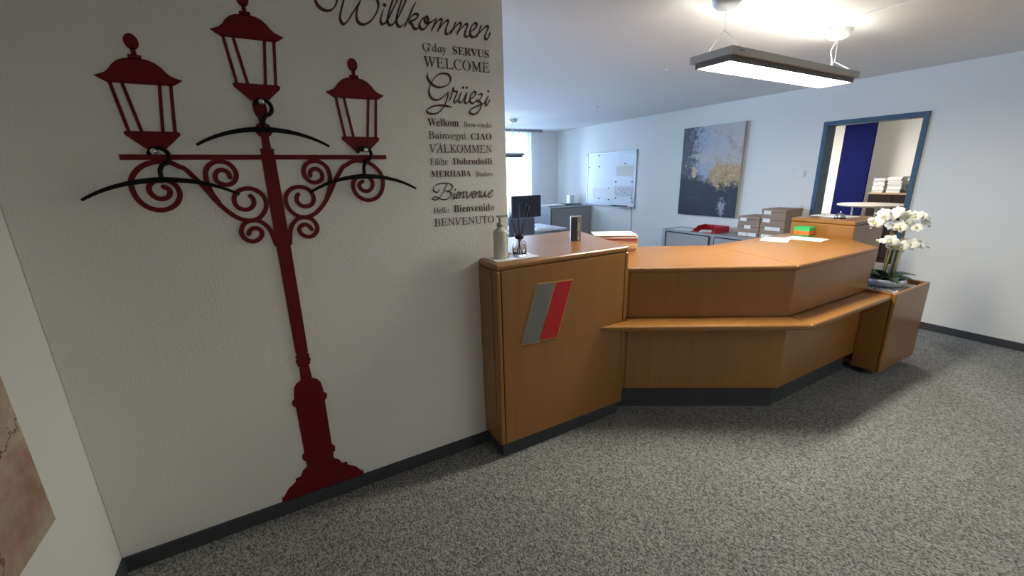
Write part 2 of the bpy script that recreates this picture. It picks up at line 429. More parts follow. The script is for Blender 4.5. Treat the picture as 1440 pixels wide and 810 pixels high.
prof2 = [(.012, zc+.062), (.018, zc+.075), (.022, zc+.09)]
top_z, mid_z, bot_z = W(369, 139)[1], W(372, 170)[1], prof[0][1]
disc(bm, X0, (top_z+mid_z)/2+.004, .0245, (top_z-mid_z)/2, yF-.0015, yB)
disc(bm, X0, mid_z-.036, .031, .029, yF-.0017, yB)
wallprism(bm, [(X0-.016, bot_z-.004), (X0+.016, bot_z-.004), (X0+.013, mid_z-.05), (X0-.013, mid_z-.05)], yF-.0019, yB)
wallprism(bm, [(X0-.012, mid_z-.03), (X0+.012, mid_z-.03), (X0+.012, mid_z+.02), (X0-.012, mid_z+.02)], yF-.0021, yB)
obj('finial', bm, RED, lamp)

# knobs and coat hangers
hang = [((117, 276), (228, 253), (330, 270), (221, 214), 'left lantern'), ((280, 202), (372, 182), (463, 203), (368, 146), 'middle lantern'), ((435, 267), (513, 248), (585, 263), (511, 212), 'right lantern')]
for a, b, c, kn, nm in hang:
    k = ony(*kn, YA)
    bm = NB(); tube(bm, [(k.x, YA, k.z), (k.x, YA-.04, k.z), (k.x, YA-.046, k.z)], [.006, .006, .006], 10)
    bmesh.ops.create_uvsphere(bm, u_segments=14, v_segments=10, radius=.011, matrix=Matrix.Translation((k.x, YA-.055, k.z)))
    tag(obj('coat_peg', bm, CHROME, smooth=True), 'small chrome coat peg under the %s of the decal' % nm, 'coat peg', 'pegs on the lamp decal')
    Y = YA-.036
    A, B, C = ony(*a, Y), ony(*b, Y), ony(*c, Y); kk = ony(*kn, Y)
    root = thing('coat_hanger', 'black arched coat hanger hooked under the %s of the decal' % nm, 'hanger', 'black coat hangers', loc=(B.x, Y, B.z))
    half = (C.x-A.x)/2; drop = B.z-(A.z+C.z)/2
    # every hanger has the same arc: 0.46 m wide
    half = 0.232; drop = 0.062
    bm = NB(); pts = []; rr = []
    for i in range(33):
        t = -1+2*i/32; pts.append((half*t, -.0, -drop*(t*t*.85+.15*t**4))); rr.append(.0105-.0055*abs(t))
    tube(bm, pts, rr, 8); obj('arm', bm, BLACK, root)
    dx, dz = kk.x-B.x, kk.z-B.z
    R_ = .029; cz = dz-.014
    pts = [(0, 0, 0), (dx*.1, 0, (cz-R_)*.6)]
    for i in range(15):
        t = math.radians(-80+i*18); pts.append((dx+.003+R_*math.cos(t), 0, cz+R_*math.sin(t)))
    bm = NB(); tube(bm, catmull(pts, 4), .0078, 8); obj('hook', bm, BLACK, root)

# ================================================================== LETTERING
let = thing('welcome_lettering', 'dark serif and script vinyl lettering of greetings at wall edge', 'wall decal')
yL = YA-.003
def hair(wmin, wmax, ang=48):
    hx, hz = math.cos(math.radians(ang)), math.sin(math.radians(ang))
    def f(t, u):
        e = min(1, min(u, 1-u)*9+.45)
        return (wmin+(wmax-wmin)*abs(t.x*hz-t.z*hx)**1.4)*e
    return f
def script(name, org, s, strokes, dots, wmin, wmax, rd, mat_):
    z = Zm(org[0], org[1], s); bm = NB()
    for st in strokes: ribbon(bm, [z(*p) for p in st], hair(wmin, wmax), yL, yB, 6)
    for d in dots:
        p = z(*d); disc(bm, p[0], p[1], rd, rd, yL, yB, 12)
    return obj(name, bm, mat_, let)
script('word_willkommen', (440, 0), 5.538, [
    ((15,-60),(22,15),(60,65),(110,85),(155,70),(183,20),(190,-60)),
    ((262,-110),(240,0),(217,90),(212,150),(235,188),(270,165),(310,100),(350,40),(372,2)),
    ((376,-4),(345,70),(340,140),(360,180),(400,190),(450,165),(490,110),(510,50),(500,0),(470,-60)),
    ((550,70),(535,120),(526,160),(537,187),(562,180),(585,150),(612,95),(640,40),(655,0),(650,-30),(630,-20),(605,50),(585,120),(580,165),(595,195),(622,190),(655,150),(690,80),(720,10),(720,-30),(700,-20),(675,50),(655,120),(650,170),(665,205),(690,205),(718,180)),
    ((800,15),(770,80),(740,150),(712,215)),
    ((742,160),(785,113),(815,115),(810,140),(775,162),(750,170),(770,190),(785,220),(810,225),(838,200)),
    ((880,130),(850,150),(830,190),(840,225),(870,225),(895,190),(895,150),(880,130),(868,150),(880,178),(910,178),(950,150)),
    ((962,140),(945,190),(920,245)), ((925,232),(960,178),(990,150),(1002,162),(985,210),(970,250)), ((975,235),(1010,190),(1043,160),(1052,175),(1035,225),(1035,260),(1055,262),(1082,230)),
    ((1112,170),(1092,220),(1070,268)), ((1075,252),(1110,208),(1140,180),(1152,192),(1135,235),(1120,275)), ((1125,260),(1160,215),(1190,187),(1202,202),(1187,245),(1182,278),(1203,286),(1228,258)),
    ((1226,250),(1265,220),(1275,190),(1258,182),(1235,205),(1222,250),(1235,285),(1262,285),(1292,250)),
    ((1312,195),(1295,240),(1272,297)), ((1278,280),(1315,235),(1350,205),(1364,218),(1345,260),(1338,295),(1355,306),(1372,280),(1380,250))],
    [(557, 40)], .0022, .0070, .0075, INK)
script('word_gruezi', (590, 60), 6.227, [
    ((72,262),(68,300),(90,345),(140,385),(195,390),(250,365),(270,325),(255,285),(215,270),(165,280),(115,330),(85,400),(85,450),(110,490),(150,503),(195,485),(230,450),(247,428)),
    ((250,430),(240,490),(215,555),(175,605),(120,625),(75,615),(65,595),(90,570),(140,553),(200,550),(285,565)),
    ((262,512),(283,445),(294,393),(300,425),(328,432),(308,485),(302,515),(312,526),(338,495)),
    ((367,430),(347,488),(345,517),(365,522),(395,480),(413,438)), ((415,432),(400,490),(395,520),(412,530),(442,498)),
    ((440,500),(480,470),(490,440),(474,430),(450,460),(440,505),(455,530),(480,525),(508,490)),
    ((508,460),(535,450),(546,464),(526,498),(502,514),(530,520),(540,550),(520,600),(480,628),(446,620),(440,600),(465,575),(520,550),(575,525)),
    ((602,465),(586,500),(578,535),(592,548),(618,495))],
    [(381, 393), (413, 395), (601, 427)], .0018, .0058, .0055, INK)
script('word_bienvenue', (600, 245), 10.124, [
    ((182,212),(165,250),(130,256),(98,230),(100,190),(140,150),(200,130),(260,127),(312,130)),
    ((303,125),(265,200),(225,280),(182,335),(140,365),(95,362),(85,338),(115,320),(160,335),(220,358),(280,358),(330,330),(356,288),(335,252),(265,238)),
    ((312,130),(355,150),(368,185),(345,220),(300,238),(265,238)),
    ((397,260),(381,310),(379,340),(395,346),(420,318)), ((415,325),(455,285),(460,256),(440,256),(420,300),(425,338),(445,340),(467,316)),
    ((482,250),(475,290),(460,342)), ((465,325),(495,275),(517,250),(526,260),(516,310),(521,336),(543,316)),
    ((550,246),(568,258),(574,330),(590,335),(625,285),(640,240)), ((640,312),(680,275),(685,246),(665,246),(645,290),(650,330),(670,335),(692,308)),
    ((707,240),(700,280),(685,332)), ((690,315),(720,265),(747,240),(753,252),(743,300),(749,326),(767,308)),
    ((787,235),(771,290),(776,325),(796,320),(830,262),(843,230)), ((843,230),(826,290),(833,322),(857,303)),
    ((862,300),(915,270),(940,236),(925,226),(890,260),(876,305),(890,326),(917,320),(942,288))],
    [(405, 222)], .0013, .0032, .0042, INK)
def mb(s):
    o = ''
    for c in s:
        if 'A' <= c <= 'Z': o += chr(0x1D400+ord(c)-65)
        elif 'a' <= c <= 'z': o += chr(0x1D41A+ord(c)-97)
        else: o += c
    return o
def mi(s):
    o = ''
    for c in s:
        if c == 'h': o += chr(0x210E)
        elif 'A' <= c <= 'Z': o += chr(0x1D434+ord(c)-65)
        elif 'a' <= c <= 'z': o += chr(0x1D44E+ord(c)-97)
        else: o += c
    return o
def textmesh(body, off=0.0):
    c = bpy.data.curves.new('lettering', 'FONT'); c.body = body; c.size = 1; c.offset = off; c.resolution_u = 3
    o = bpy.data.objects.new('lettering', c); COL.objects.link(o)
    dg = bpy.context.evaluated_depsgraph_get()
    me = bpy.data.meshes.new_from_object(o.evaluated_get(dg))
    bpy.data.objects.remove(o); bpy.data.curves.remove(c)
    return me
CAP = None
def word(text, bold, z, bl, br, tl, marks=()):
    global CAP
    if CAP is None:
        m0 = textmesh(mb('H')); CAP = max(v.co.y for v in m0.vertices)
    me = textmesh(mb(text) if bold else mi(text), 0.0 if bold else 0.004)
    if not bold:
        for v in me.vertices: v.co.x -= v.co.y*0.27
    A, B, T = z(*bl), z(*br), z(*tl)
    x0 = min(v.co.x for v in me.vertices); x1 = max(v.co.x for v in me.vertices)
    sx = (B[0]-A[0])/(x1-x0); sz = (T[1]-A[1])/CAP
    for v in me.vertices:
        x, y = v.co.x, v.co.y
        t = (x-x0)/(x1-x0)
        v.co = (A[0]+(x-x0)*sx, yL, A[1]+(B[1]-A[1])*t+y*sz)
    bm = NB(); bm.from_mesh(me)
    bpy.data.meshes.remove(me)
    for mk in marks:
        pts = [z(*p) for p in mk]
        if len(pts) == 1: disc(bm, pts[0][0], pts[0][1], .0032, .0032, yL, yB, 10)
        else: ribbon(bm, pts, lambda t, u: .002, yL, yB, 1)
    plain = text.lower().replace("'", '').replace('-', '_')
    return obj('word_'+plain, bm, INK, let)
za = Zm(590, 60, 6.227); zb2 = Zm(595, 155, 8.1); zc2 = Zm(600, 245, 10.124)
word("G'day", False, za, (25, 72), (228, 90), (25, 5))
word('SERVUS', True, za, (288, 100), (606, 135), (288, 33))
word('WELCOME', False, za, (36, 210), (610, 266), (36, 120))
word('Welkom', True, zb2, (52, 180), (405, 186), (52, 92))
word('Bem-vindo', False, zb2, (462, 190), (776, 200), (462, 136))
word('Bainvegni', False, zb2, (64, 322), (490, 332), (64, 242))
word('CIAO', True, zb2, (542, 336), (778, 339), (542, 263))
word('VALKOMMEN', False, zb2, (72, 482), (782, 485), (72, 392), [((163, 383),), ((192, 383),)])
word('Failte', False, zb2, (80, 622), (280, 619), (80, 550), [((148, 568), (162, 550))])
word('Dobrodosli', True, zb2, (340, 619), (784, 615), (340, 545), [((712, 562), (724, 545))])
word('MERHABA', True, zb2, (90, 760), (546, 752), (90, 690))
word('Shalom', False, zb2, (598, 755), (792, 749), (598, 705))
word('Hello', False, zc2, (97, 558), (322, 545), (97, 481))
word('Bienvenido', True, zc2, (386, 540), (955, 512), (386, 440))
word('BENVENUTO', False, zc2, (112, 745), (957, 686), (112, 640))

# ================================================================== PICTURE ON THE SIDE WALL
def mapmat():
    m = bpy.data.materials.new('aged_map_print'); m.use_nodes = True
    nt = m.node_tree; N = nt.nodes; L = nt.links; b = N['Principled BSDF']; b.inputs['Roughness'].default_value = 0.7
    tc = N.new('ShaderNodeTexCoord')
    n = N.new('ShaderNodeTexNoise'); n.inputs['Scale'].default_value = 5; n.inputs['Detail'].default_value = 8; n.inputs['Roughness'].default_value = 0.65
    L.new(tc.outputs['Object'], n.inputs['Vector'])
    r = N.new('ShaderNodeValToRGB'); e = r.color_ramp.elements
    e[0].position = 0.3; e[0].color = (*s2l((150, 118, 96)), 1); e[1].position = 0.65; e[1].color = (*s2l((206, 190, 166)), 1)
    L.new(n.outputs[0], r.inputs[0])
    mp = N.new('ShaderNodeMapping'); mp.inputs['Scale'].default_value = (1, .8, 2.6); mp.inputs['Location'].default_value = (3.2, 1.1, .7)
    L.new(tc.outputs['Object'], mp.inputs[0])
    n2 = N.new('ShaderNodeTexNoise'); n2.inputs['Scale'].default_value = 2.6; n2.inputs['Detail'].default_value = 6
    L.new(mp.outputs[0], n2.inputs['Vector'])
    r2 = N.new('ShaderNodeValToRGB'); r2.color_ramp.elements[0].position = 0.54; r2.color_ramp.elements[1].position = 0.8
    L.new(n2.outputs[0], r2.inputs[0])
    mx = N.new('ShaderNodeMixRGB'); mx.inputs[2].default_value = (*s2l((170, 92, 88)), 1)
    L.new(r2.outputs[0], mx.inputs[0]); L.new(r.outputs[0], mx.inputs[1])
    v = N.new('ShaderNodeTexVoronoi'); v.feature = 'DISTANCE_TO_EDGE'; v.inputs['Scale'].default_value = 2.4
    nz = N.new('ShaderNodeMixRGB'); nz.inputs[0].default_value = 0.25
    L.new(tc.outputs['Object'], nz.inputs[1]); L.new(n.outputs[1], nz.inputs[2]); L.new(nz.outputs[0], v.inputs['Vector'])
    r3 = N.new('ShaderNodeValToRGB'); r3.color_ramp.elements[0].color = (1, 1, 1, 1); r3.color_ramp.elements[1].color = (0, 0, 0, 1); r3.color_ramp.elements[1].position = 0.012
    L.new(v.outputs[0], r3.inputs[0])
    mx2 = N.new('ShaderNodeMixRGB'); mx2.inputs[2].default_value = (*s2l((88, 66, 54)), 1)
    L.new(r3.outputs[0], mx2.inputs[0]); L.new(mx.outputs[0], mx2.inputs[1]); L.new(mx2.outputs[0], b.inputs['Base Color'])
    return m
tag(obj('wall_picture', box(NB(), XS, XS+.022, .55, 1.69, .562, 1.75, .002), mapmat()), 'beige and pink cracked stone-like picture on the smooth side wall', 'picture')

# ================================================================== RECEPTION COUNTER, left block
A0 = math.radians(32); dx, dy = math.cos(A0), -math.sin(A0)
BX0, BX1, BY = 0.932, 1.868, 1.83
blk = thing('counter_block', 'tall honey beech counter block with grey and red stripes', 'counter', loc=(0, 0, 0))
MIT = math.tan(A0/2)
def bp_(g=0.0):   # outline of the block, shrunk by g
    yb = 2.64-g
    return [(BX0+g, BY+g), (BX1-g, BY+g), (BX1-g+(yb-BY-g)*MIT, yb), (XE+.02+g, yb), (XE+.02+g, YA-.002-g*.0), (BX0+g, YA-.002)]
obj('carcass', prism(NB(), bp_(.010), .09, 1.128), WOOD_Z, blk)
obj('block_top', prism(NB(), bp_(0), 1.128, 1.165, .014), WOOD_X, blk)
obj('plinth', prism(NB(), bp_(.022), 0, .09), SKIRT, blk)
PX0, PX1 = BX0+.034, BX1-.034
obj('front_panel', box(NB(), PX0, PX1, BY+.001, BY+.012, .094, 1.125, .0015), WOOD_Z, blk)
obj('corner_post', box(NB(), BX0, PX0-.003, BY, BY+.05, .09, 1.128, .010, 3), WOOD_Z, blk)
obj('corner_post', box(NB(), PX1+.003, BX1, BY, BY+.05, .09, 1.128, .010, 3), WOOD_Z, blk)
obj('side_panel', box(NB(), BX0+.001, BX0+.012, BY+.053, YA-.004, .094, 1.125, .0015), WOOD_Z, blk)
zg = lambda X, Y: ony(660+X/2.383, 320+Y/2.383, BY)
for pts, rgb, nm in ((((229,190),(286,183),(232,383),(174,391)), (118, 116, 112), 'grey'), (((292,183),(345,176),(292,367),(236,376)), (186, 18, 24), 'red')):
    P = [zg(*p) for p in pts]
    fr = obj('logo_frame', wallprism(NB(), [(c.x+(-.005 if i in (0, 3) else .005), c.z+(.005 if i < 2 else -.005)) for i, c in enumerate(P)], BY-.0012, BY+.003), mat('pale_edge', (196, 146, 78), .4), blk)
    o = obj('logo_stripe', wallprism(NB(), [(c.x, c.z) for c in P], BY-.0022, BY+.003), mat('stripe_'+nm, rgb, .45), blk)
    o['label'] = '%s slanted stripe' % nm

# ------------------------------------------------------------------ main counter
CRX, CRY = 2.785, 1.312          # crease of the front, on the panel plane
ZT, ZS, ZP = 1.02, 0.68, 0.165
cnt = thing('reception_counter', 'angled honey beech reception counter with long bag shelf', 'counter')
nx, ny = math.sin(A0), math.cos(A0)         # main panel normal pointing behind
def mainpt(s, g): return (CRX-s*dx+g*nx, CRY-s*dy+g*ny)
def hitx(y): return BX1+(y-BY)*MIT+.003      # right flank of the block
def main_left(g):
    # point on the line offset g behind the main panel where it meets the block
    lo, hi = 0.0, 2.5
    for _ in range(40):
        m_ = (lo+hi)/2; p = mainpt(m_, g)
        if p[0] > hitx(max(p[1], BY)): lo = m_
        else: hi = m_
    return mainpt(lo, g)
def crease(g): return (CRX+g*math.tan(A0/2), CRY+g)
X3 = 3.885
g0 = -.016
# tops, mitred at the crease
gb = .775
tl, bl_ = main_left(g0), main_left(gb)
obj('counter_top', prism(NB(), [tl, crease(g0), crease(gb), bl_], ZT-.034, ZT, .013), WOOD_X, cnt).name = 'counter_top'
obj('counter_top', prism(NB(), [crease(g0), (X3, CRY+g0), (4.165, 1.585), (4.165, CRY+gb), crease(gb)], ZT-.034, ZT, .013), WOOD_X, cnt)
# front panels, upper and lower, on both facets
for z0, z1 in ((ZS+.002, ZT-.036), (ZP, ZS-.036)):
    L0, L1 = main_left(0), main_left(.03)
    q0 = (L0[0]+.035*dx, L0[1]+.035*dy); q1 = (L1[0]+.035*dx, L1[1]+.035*dy)
    obj('front_panel', prism(NB(), [q0, crease(0), crease(.03), q1], z0, z1), WOOD_Z, cnt)
    obj('front_panel', prism(NB(), [crease(0), (X3-.02, CRY), (X3-.02, CRY+.03), crease(.03)], z0, z1), WOOD_Z, cnt)
    a0 = (L0[0]+.032*dx, L0[1]+.032*dy); a1 = (L1[0]+.032*dx, L1[1]+.032*dy)
    obj('corner_post', prism(NB(), [L0, a0, a1, L1], z0, z1, .003), WOOD_Z, cnt)
# carcass right behind the panels, end panel and plinth
k0, k1 = main_left(.031), main_left(.40)
obj('carcass', prism(NB(), [k0, crease(.031), (X3-.021, CRY+.031), (X3-.021, CRY+.40), crease(.40), k1], ZP, ZT-.036), WOOD_Z, cnt)
obj('end_panel', box(NB(), X3-.02, X3, CRY, CRY+.6, ZP, ZT-.035, .002), WOOD_Z, cnt)
k0, k1 = main_left(.045), main_left(.40)
obj('plinth', prism(NB(), [k0, crease(.045), (X3-.05, CRY+.045), (X3-.05, CRY+.40), crease(.40), k1], 0, ZP), SKIRT, cnt)
# bag shelf
gs = -.165
sl = mainpt((BY-CRY-gs*ny)/(-dy)*1.0, gs)    # where the shelf's front meets the block face
c_s = crease(gs)
obj('bag_shelf', prism(NB(), [(sl[0], BY-.002), c_s, crease(-.001), main_left(-.001), (BX1+.002, BY-.002)], ZS-.034, ZS, .012), WOOD_X, cnt)
obj('bag_shelf', prism(NB(), [c_s, (X3-.028, CRY+gs), (X3-.028, CRY-.001), crease(-.001)], ZS-.034, ZS, .012), WOOD_X, cnt)

# planter box at the end
PL = (3.86, 4.50, 1.125, 1.56)
pl = thing('planter_box', 'honey beech planter box with pebbles at the counter end', 'planter', loc=(0, 0, 0))
bm = NB(); x0, x1, y0, y1 = PL
obj('front_panel', box(NB(), x0, x1, y0, y0+.028, .06, .695, .009, 3), WOOD_Z, pl)
obj('side_panel', box(NB(), x0, x0+.028, y0+.0285, CRY-.002, .06, .695, .003), WOOD_Z, pl)
obj('side_panel', box(NB(), x1-.028, x1, y0+.0285, y1, .06, .695, .003), WOOD_Z, pl)
obj('back_panel', box(NB(), X3+.005, x1-.029, y1-.028, y1, .06, .695, .003), WOOD_Z, pl)
obj('bottom_panel', box(NB(), X3+.005, x1-.029, y0+.029, y1-.029, .06, .09), WOOD_X, pl)
obj('liner', box(NB(), X3+.006, x1-.03, y0+.03, y1-.03, .55, .655), mat('pebble_liner', (150, 146, 138), .9), pl)
obj('plinth', box(NB(), X3+.05, x1-.07, y0+.12, y1-.06, 0, .06), SKIRT, pl)
bm = NB()
for i in range(1000):
    s_ = random.uniform(.005, .011); p = Vector((random.uniform(X3+.02, x1-.045), random.uniform(y0+.04, y1-.045), .655+s_*.55))
    bmesh.ops.create_icosphere(bm, subdivisions=1, radius=s_, matrix=Matrix.Translation(p) @ Matrix.Rotation(random.random()*6, 4, 'Z') @ Matrix.Diagonal((1.25, .9, .62, 1)))
o = obj('pebble_bed', bm, mat('white_pebbles', (222, 220, 214), .7, var=.15, vscale=40), pl, True); o['kind'] = 'stuff'

# raised cabinet
cab = thing('raised_cabinet', 'raised honey beech cabinet end behind the counter carrying bell', 'cabinet', loc=(4.17, 1.575, 0))
obj('body', box(NB(), 0, .56, .0, .5, .05, 1.128, .012, 3), WOOD_Z, cab)
obj('cabinet_top', box(NB(), 0, .56, .0, .5, 1.1285, 1.166, .012, 3), WOOD_Y, cab)
obj('plinth', box(NB(), .03, .53, .03, .47, 0, .05), SKIRT, cab)

# ================================================================== PENDANT LIGHTS
def emat(name, rgb, s):
    m = bpy.data.materials.new(name); m.use_nodes = True
    b = m.node_tree.nodes['Principled BSDF']
    b.inputs['Base Color'].default_value = (.9, .9, .9, 1); b.inputs['Emission Color'].default_value = (*rgb, 1); b.inputs['Emission Strength'].default_value = s
    return m
FILL_DIFF = emat('foyer_fill_diffuser', C_PEND, P_FILL); DIFF = emat('lit_diffuser', C_PEND, P_PEND); UPL = emat('lit_uplight', C_PEND, P_UP)
OFFD = mat('unlit_diffuser', (120, 124, 130), .6)
def pendant(name, label, x0, x1, yc, zb_, hw_, lit, cans):
    root = thing(name, label, 'lamp', 'office pendant lights', loc=((x0+x1)/2, yc, zb_))
    L_ = (x1-x0)/2
    bm = NB(); t = .022
    z0_, z1_ = .028, .066
    box(bm, -L_, L_, -hw_, -hw_+t, z0_, z1_, .002); box(bm, -L_, L_, hw_-t, hw_, z0_, z1_, .002)
    box(bm, -L_, -L_+t, -hw_+t, hw_-t, z0_, z1_, .002); box(bm, L_-t, L_, -hw_+t, hw_-t, z0_, z1_, .002)
    obj('housing', bm, mat('satin_grey_housing', (176, 174, 170), .45, .25) if lit else LGREY, root)
    g = .022
    bm = NB()
    box(bm, -L_+g, L_-g, -hw_+g, -hw_+g+.008, 0, z0_+.004); box(bm, -L_+g, L_-g, hw_-g-.008, hw_-g, 0, z0_+.004)
    box(bm, -L_+g, -L_+g+.008, -hw_+g+.008, hw_-g-.008, 0, z0_+.004); box(bm, L_-g-.008, L_-g, -hw_+g+.008, hw_-g-.008, 0, z0_+.004)
    obj('trim_frame', bm, mat('bronze_grey_trim', (112, 106, 102), .5, .3), root)
    h = g+.0085
    obj('diffuser', box(NB(), -L_+h, L_-h, -hw_+h, hw_-h, .003, .010), (OFFD, DIFF, FILL_DIFF)[int(lit)], root)
    obj('uplight', box(NB(), -L_+h, L_-h, -hw_+h, hw_-h, .046, .052), UPL if lit else OFFD, root)
    for i, cxx in enumerate(cans):
        c = cxx-(x0+x1)/2; zt = ZC-zb_
        bm = NB(); lathe(bm, [(0, -.058), (.030, -.057), (.055, -.047), (.070, -.030), (.074, -.006), (.074, -.0005)], c, 0, zt, 28)
        obj('ceiling_canopy', bm, LGREY if i == 0 else WHITE, root)
        zj = zt-.155 if i == 0 else zt-.19
        bm = NB(); cyl(bm, (c, 0, zt-.056), (c, 0, zj), .0014 if i == 0 else .0022, seg=6)
        for s_ in (-1, 1): cyl(bm, (c, 0, zj), (c, s_*(hw_-.014), z1_), .0014 if i == 0 else .003, seg=6)
        if i == 1: tube(bm, catmull([(c, 0, zt-.056), (c-.025, .02, zt-.12), (c-.012, .01, zj), (c-.02, .0, z1_-.01)], 6), .0045, 8)
        obj('suspension_wire', bm, ALU if i == 0 else WHITE, root)
    if lit:
        obj('maker_plate', box(NB(), -L_+.06, -L_+.10, -hw_-.0008, -hw_+.001, .048, .052), DGREY, root)
    return root
pendant('pendant_light', 'lit rectangular aluminium pendant light above the counter', 2.165, 3.56, 1.61, 2.155, .128, True, (2.262, 3.475))
pendant('pendant_light', 'dark slim pendant light in front of the far window', 2.35, 3.75, 6.25, 1.895, .10, False, (2.5, 3.6))
pendant('pendant_light', 'unseen pendant light added over the foyer as fill', 2.165, 3.56, -1.45, 2.155, .128, 2, (2.285, 3.44))  # unseen pendant behind the camera, added to brighten the lamp wall
bm = NB(); box(bm, 3.24, 3.39, 1.602, 1.618, ZC-.012, ZC, .002); box(bm, 3.24, 3.256, -1.0, 1.602, ZC-.012, ZC, .002)
tag(obj('cable_duct', bm, WHITE), 'thin white cable duct bent along the ceiling', 'cable duct')
for i, (px, r) in enumerate((((838, 150), .035), ((943, 97.5), .045))):
    c = onz(*px, ZC)
    tag(obj('ceiling_disc', lathe(NB(), [(0, -.007), (r*.8, -.007), (r, -.003), (r, 0)], c.x, c.y, ZC, 20), WHITE), 'small %s ceiling disc %s' % (('white', 'far over the office') if i == 0 else ('flush', 'left of the lit pendant light')), 'ceiling disc', 'discs on the ceiling')

# ================================================================== DOORWAY AND NEXT ROOM
dr = bpy.data.objects.new('door_1', None); link(dr); struct(dr, 'open doorway with blue grey steel frame in the right wall', 'door')
fw = .045
for a in ((XB-.014, XB+.174, DY0, DY0+fw, 0, DZ), (XB-.014, XB+.174, DY1-fw, DY1, 0, DZ), (XB-.014, XB+.174, DY0+fw, DY1-fw, DZ-fw, DZ)):
    obj('jamb', box(NB(), *a, .003), BLUEF, dr)
a, b = onx(1190, 173, 8.9).y, onx(1235, 170, 8.9).y
tag(obj('partition_panel', box(NB(), 8.9, 8.94, b, a, 0, ZC-.002, .004), NAVY), 'tall navy blue partition panel in the room beyond the doorway', 'panel')
SX = 8.95
y1_, y0_ = onx(1222, 271, SX).y, onx(1290, 271, SX).y-.35
zsb = onx(1250, 271, SX).z
sb = thing('sideboard', 'dark brown sideboard seen through the doorway', 'sideboard', loc=(SX, 0, 0))
obj('body', box(NB(), .0, XR-SX-.01, y0_, y1_, .0, zsb-.03, .003), DARKW, sb)
obj('sideboard_top', box(NB(), -.02, XR-SX-.01, y0_-.01, y1_+.01, zsb-.0295, zsb, .003), mat('pale_oak_top', (150, 126, 100), .5), sb)
for k in range(3):
    ya = y0_+(y1_-y0_)*k/3; yb = y0_+(y1_-y0_)*(k+1)/3
    obj('door', box(NB(), -.014, -.0005, ya+.004, yb-.004, .08, zsb-.04, .002), DARKW, sb)
def pile(name, label, xc, yc, z0, w_, d_, h_, n, group, rgb=((206, 204, 200), (188, 186, 184), (222, 220, 216))):
    root = thing(name, label, 'paper pile', group, loc=(xc, yc, z0))
    z = 0
    for i in range(n):
        t = h_/n*random.uniform(.8, 1.2); a_ = random.uniform(-.04, .04)
        c = rgb[i % len(rgb)]
        o = obj('sheaf', box(NB(), -w_/2, w_/2, -d_/2, d_/2, 0, t-.0015, .001), mat('sheaf_%d_%d_%d' % c, c, .85), root)
        o.location = (random.uniform(-.01, .01), random.uniform(-.012, .012), z+.0005); o.rotation_euler = (0, 0, a_); z += t
    return root
pa, pb = onx(1231, 260, SX+.15), onx(1249, 260, SX+.15)
pile('paper_pile', 'shorter left pile of papers on the dark sideboard', SX+.15, (pa.y+pb.y)/2, zsb, .28, abs(pa.y-pb.y)*.88, .245, 9, 'paper piles on the sideboard')
pa, pb = onx(1251, 260, SX+.15), onx(1273, 260, SX+.15)
pile('paper_pile', 'wider right pile of papers on the dark sideboard', SX+.15, (pa.y+pb.y)/2, zsb, .28, abs(pa.y-pb.y)*.9, .265, 10, 'paper piles on the sideboard')
pa = onx(1277, 262, SX+.13)
bm = NB(); box(bm, -.08, .08, -.07, .05, 0, .06, .012); box(bm, -.06, .06, -.05, .03, .06, .14, .02)
o = obj('desk_phone', bm, BLACKP); o.location = (SX+.13, pa.y-.02, zsb); tag(o, 'black device beside the right paper pile on the sideboard', 'device')
# round table
tb = thing('round_table', 'round grey bistro table seen through the doorway', 'table', loc=(7.98, 2.86, 0))
obj('tabletop', lathe(NB(), [(0, 1.02), (.40, 1.02), (.425, 1.032), (.425, 1.045), (.415, 1.05), (0, 1.05)], seg=40), mat('pale_grey_top', (172, 166, 158), .4), tb)
for k in range(3):
    t = math.radians(100+120*k); bm = NB(); box(bm, -.03, .03, -.012, .012, 0, 1.0195, .003)
    o = obj('leg', bm, ALU, tb); o.location = (.22*math.cos(t), .22*math.sin(t), 0); o.rotation_euler = (0, 0, t+1.57)
# unseen lamp, added to light the next room
nl = thing('fill_ceiling_light', 'unseen flat ceiling light added to light the room beyond', 'lamp', loc=(7.3, 3.9, ZC))
obj('housing', box(NB(), -.32, .32, -.32, .32, -.05, -.0005, .004), WHITE, nl)
obj('diffuser', box(NB(), -.3, .3, -.3, .3, -.058, -.0505), emat('lit_fill_panel', (1, .95, .9), P_NEXT*.2), nl)

# switch and socket
for px, nm, lab in (((1127, 244), 'light_switch', 'white light switch left of the blue door frame'), ((1122, 292), 'wall_socket', 'white wall socket low beside the stacked boxes')):
    c = onx(*px, XB); root = thing(nm, lab, nm.split('_')[1], loc=(XB, c.y, c.z))
    obj('plate', box(NB(), -.010, 0, -.041, .041, -.041, .041, .003), WHITE, root)
    if 'switch' in nm: obj('rocker', box(NB(), -.015, -.0105, -.026, .026, -.026, .026, .002), PAPER, root)
    else: obj('insert', cyl(NB(), (-.0125, 0, 0), (-.0105, 0, 0), .024, seg=20), PAPER, root)

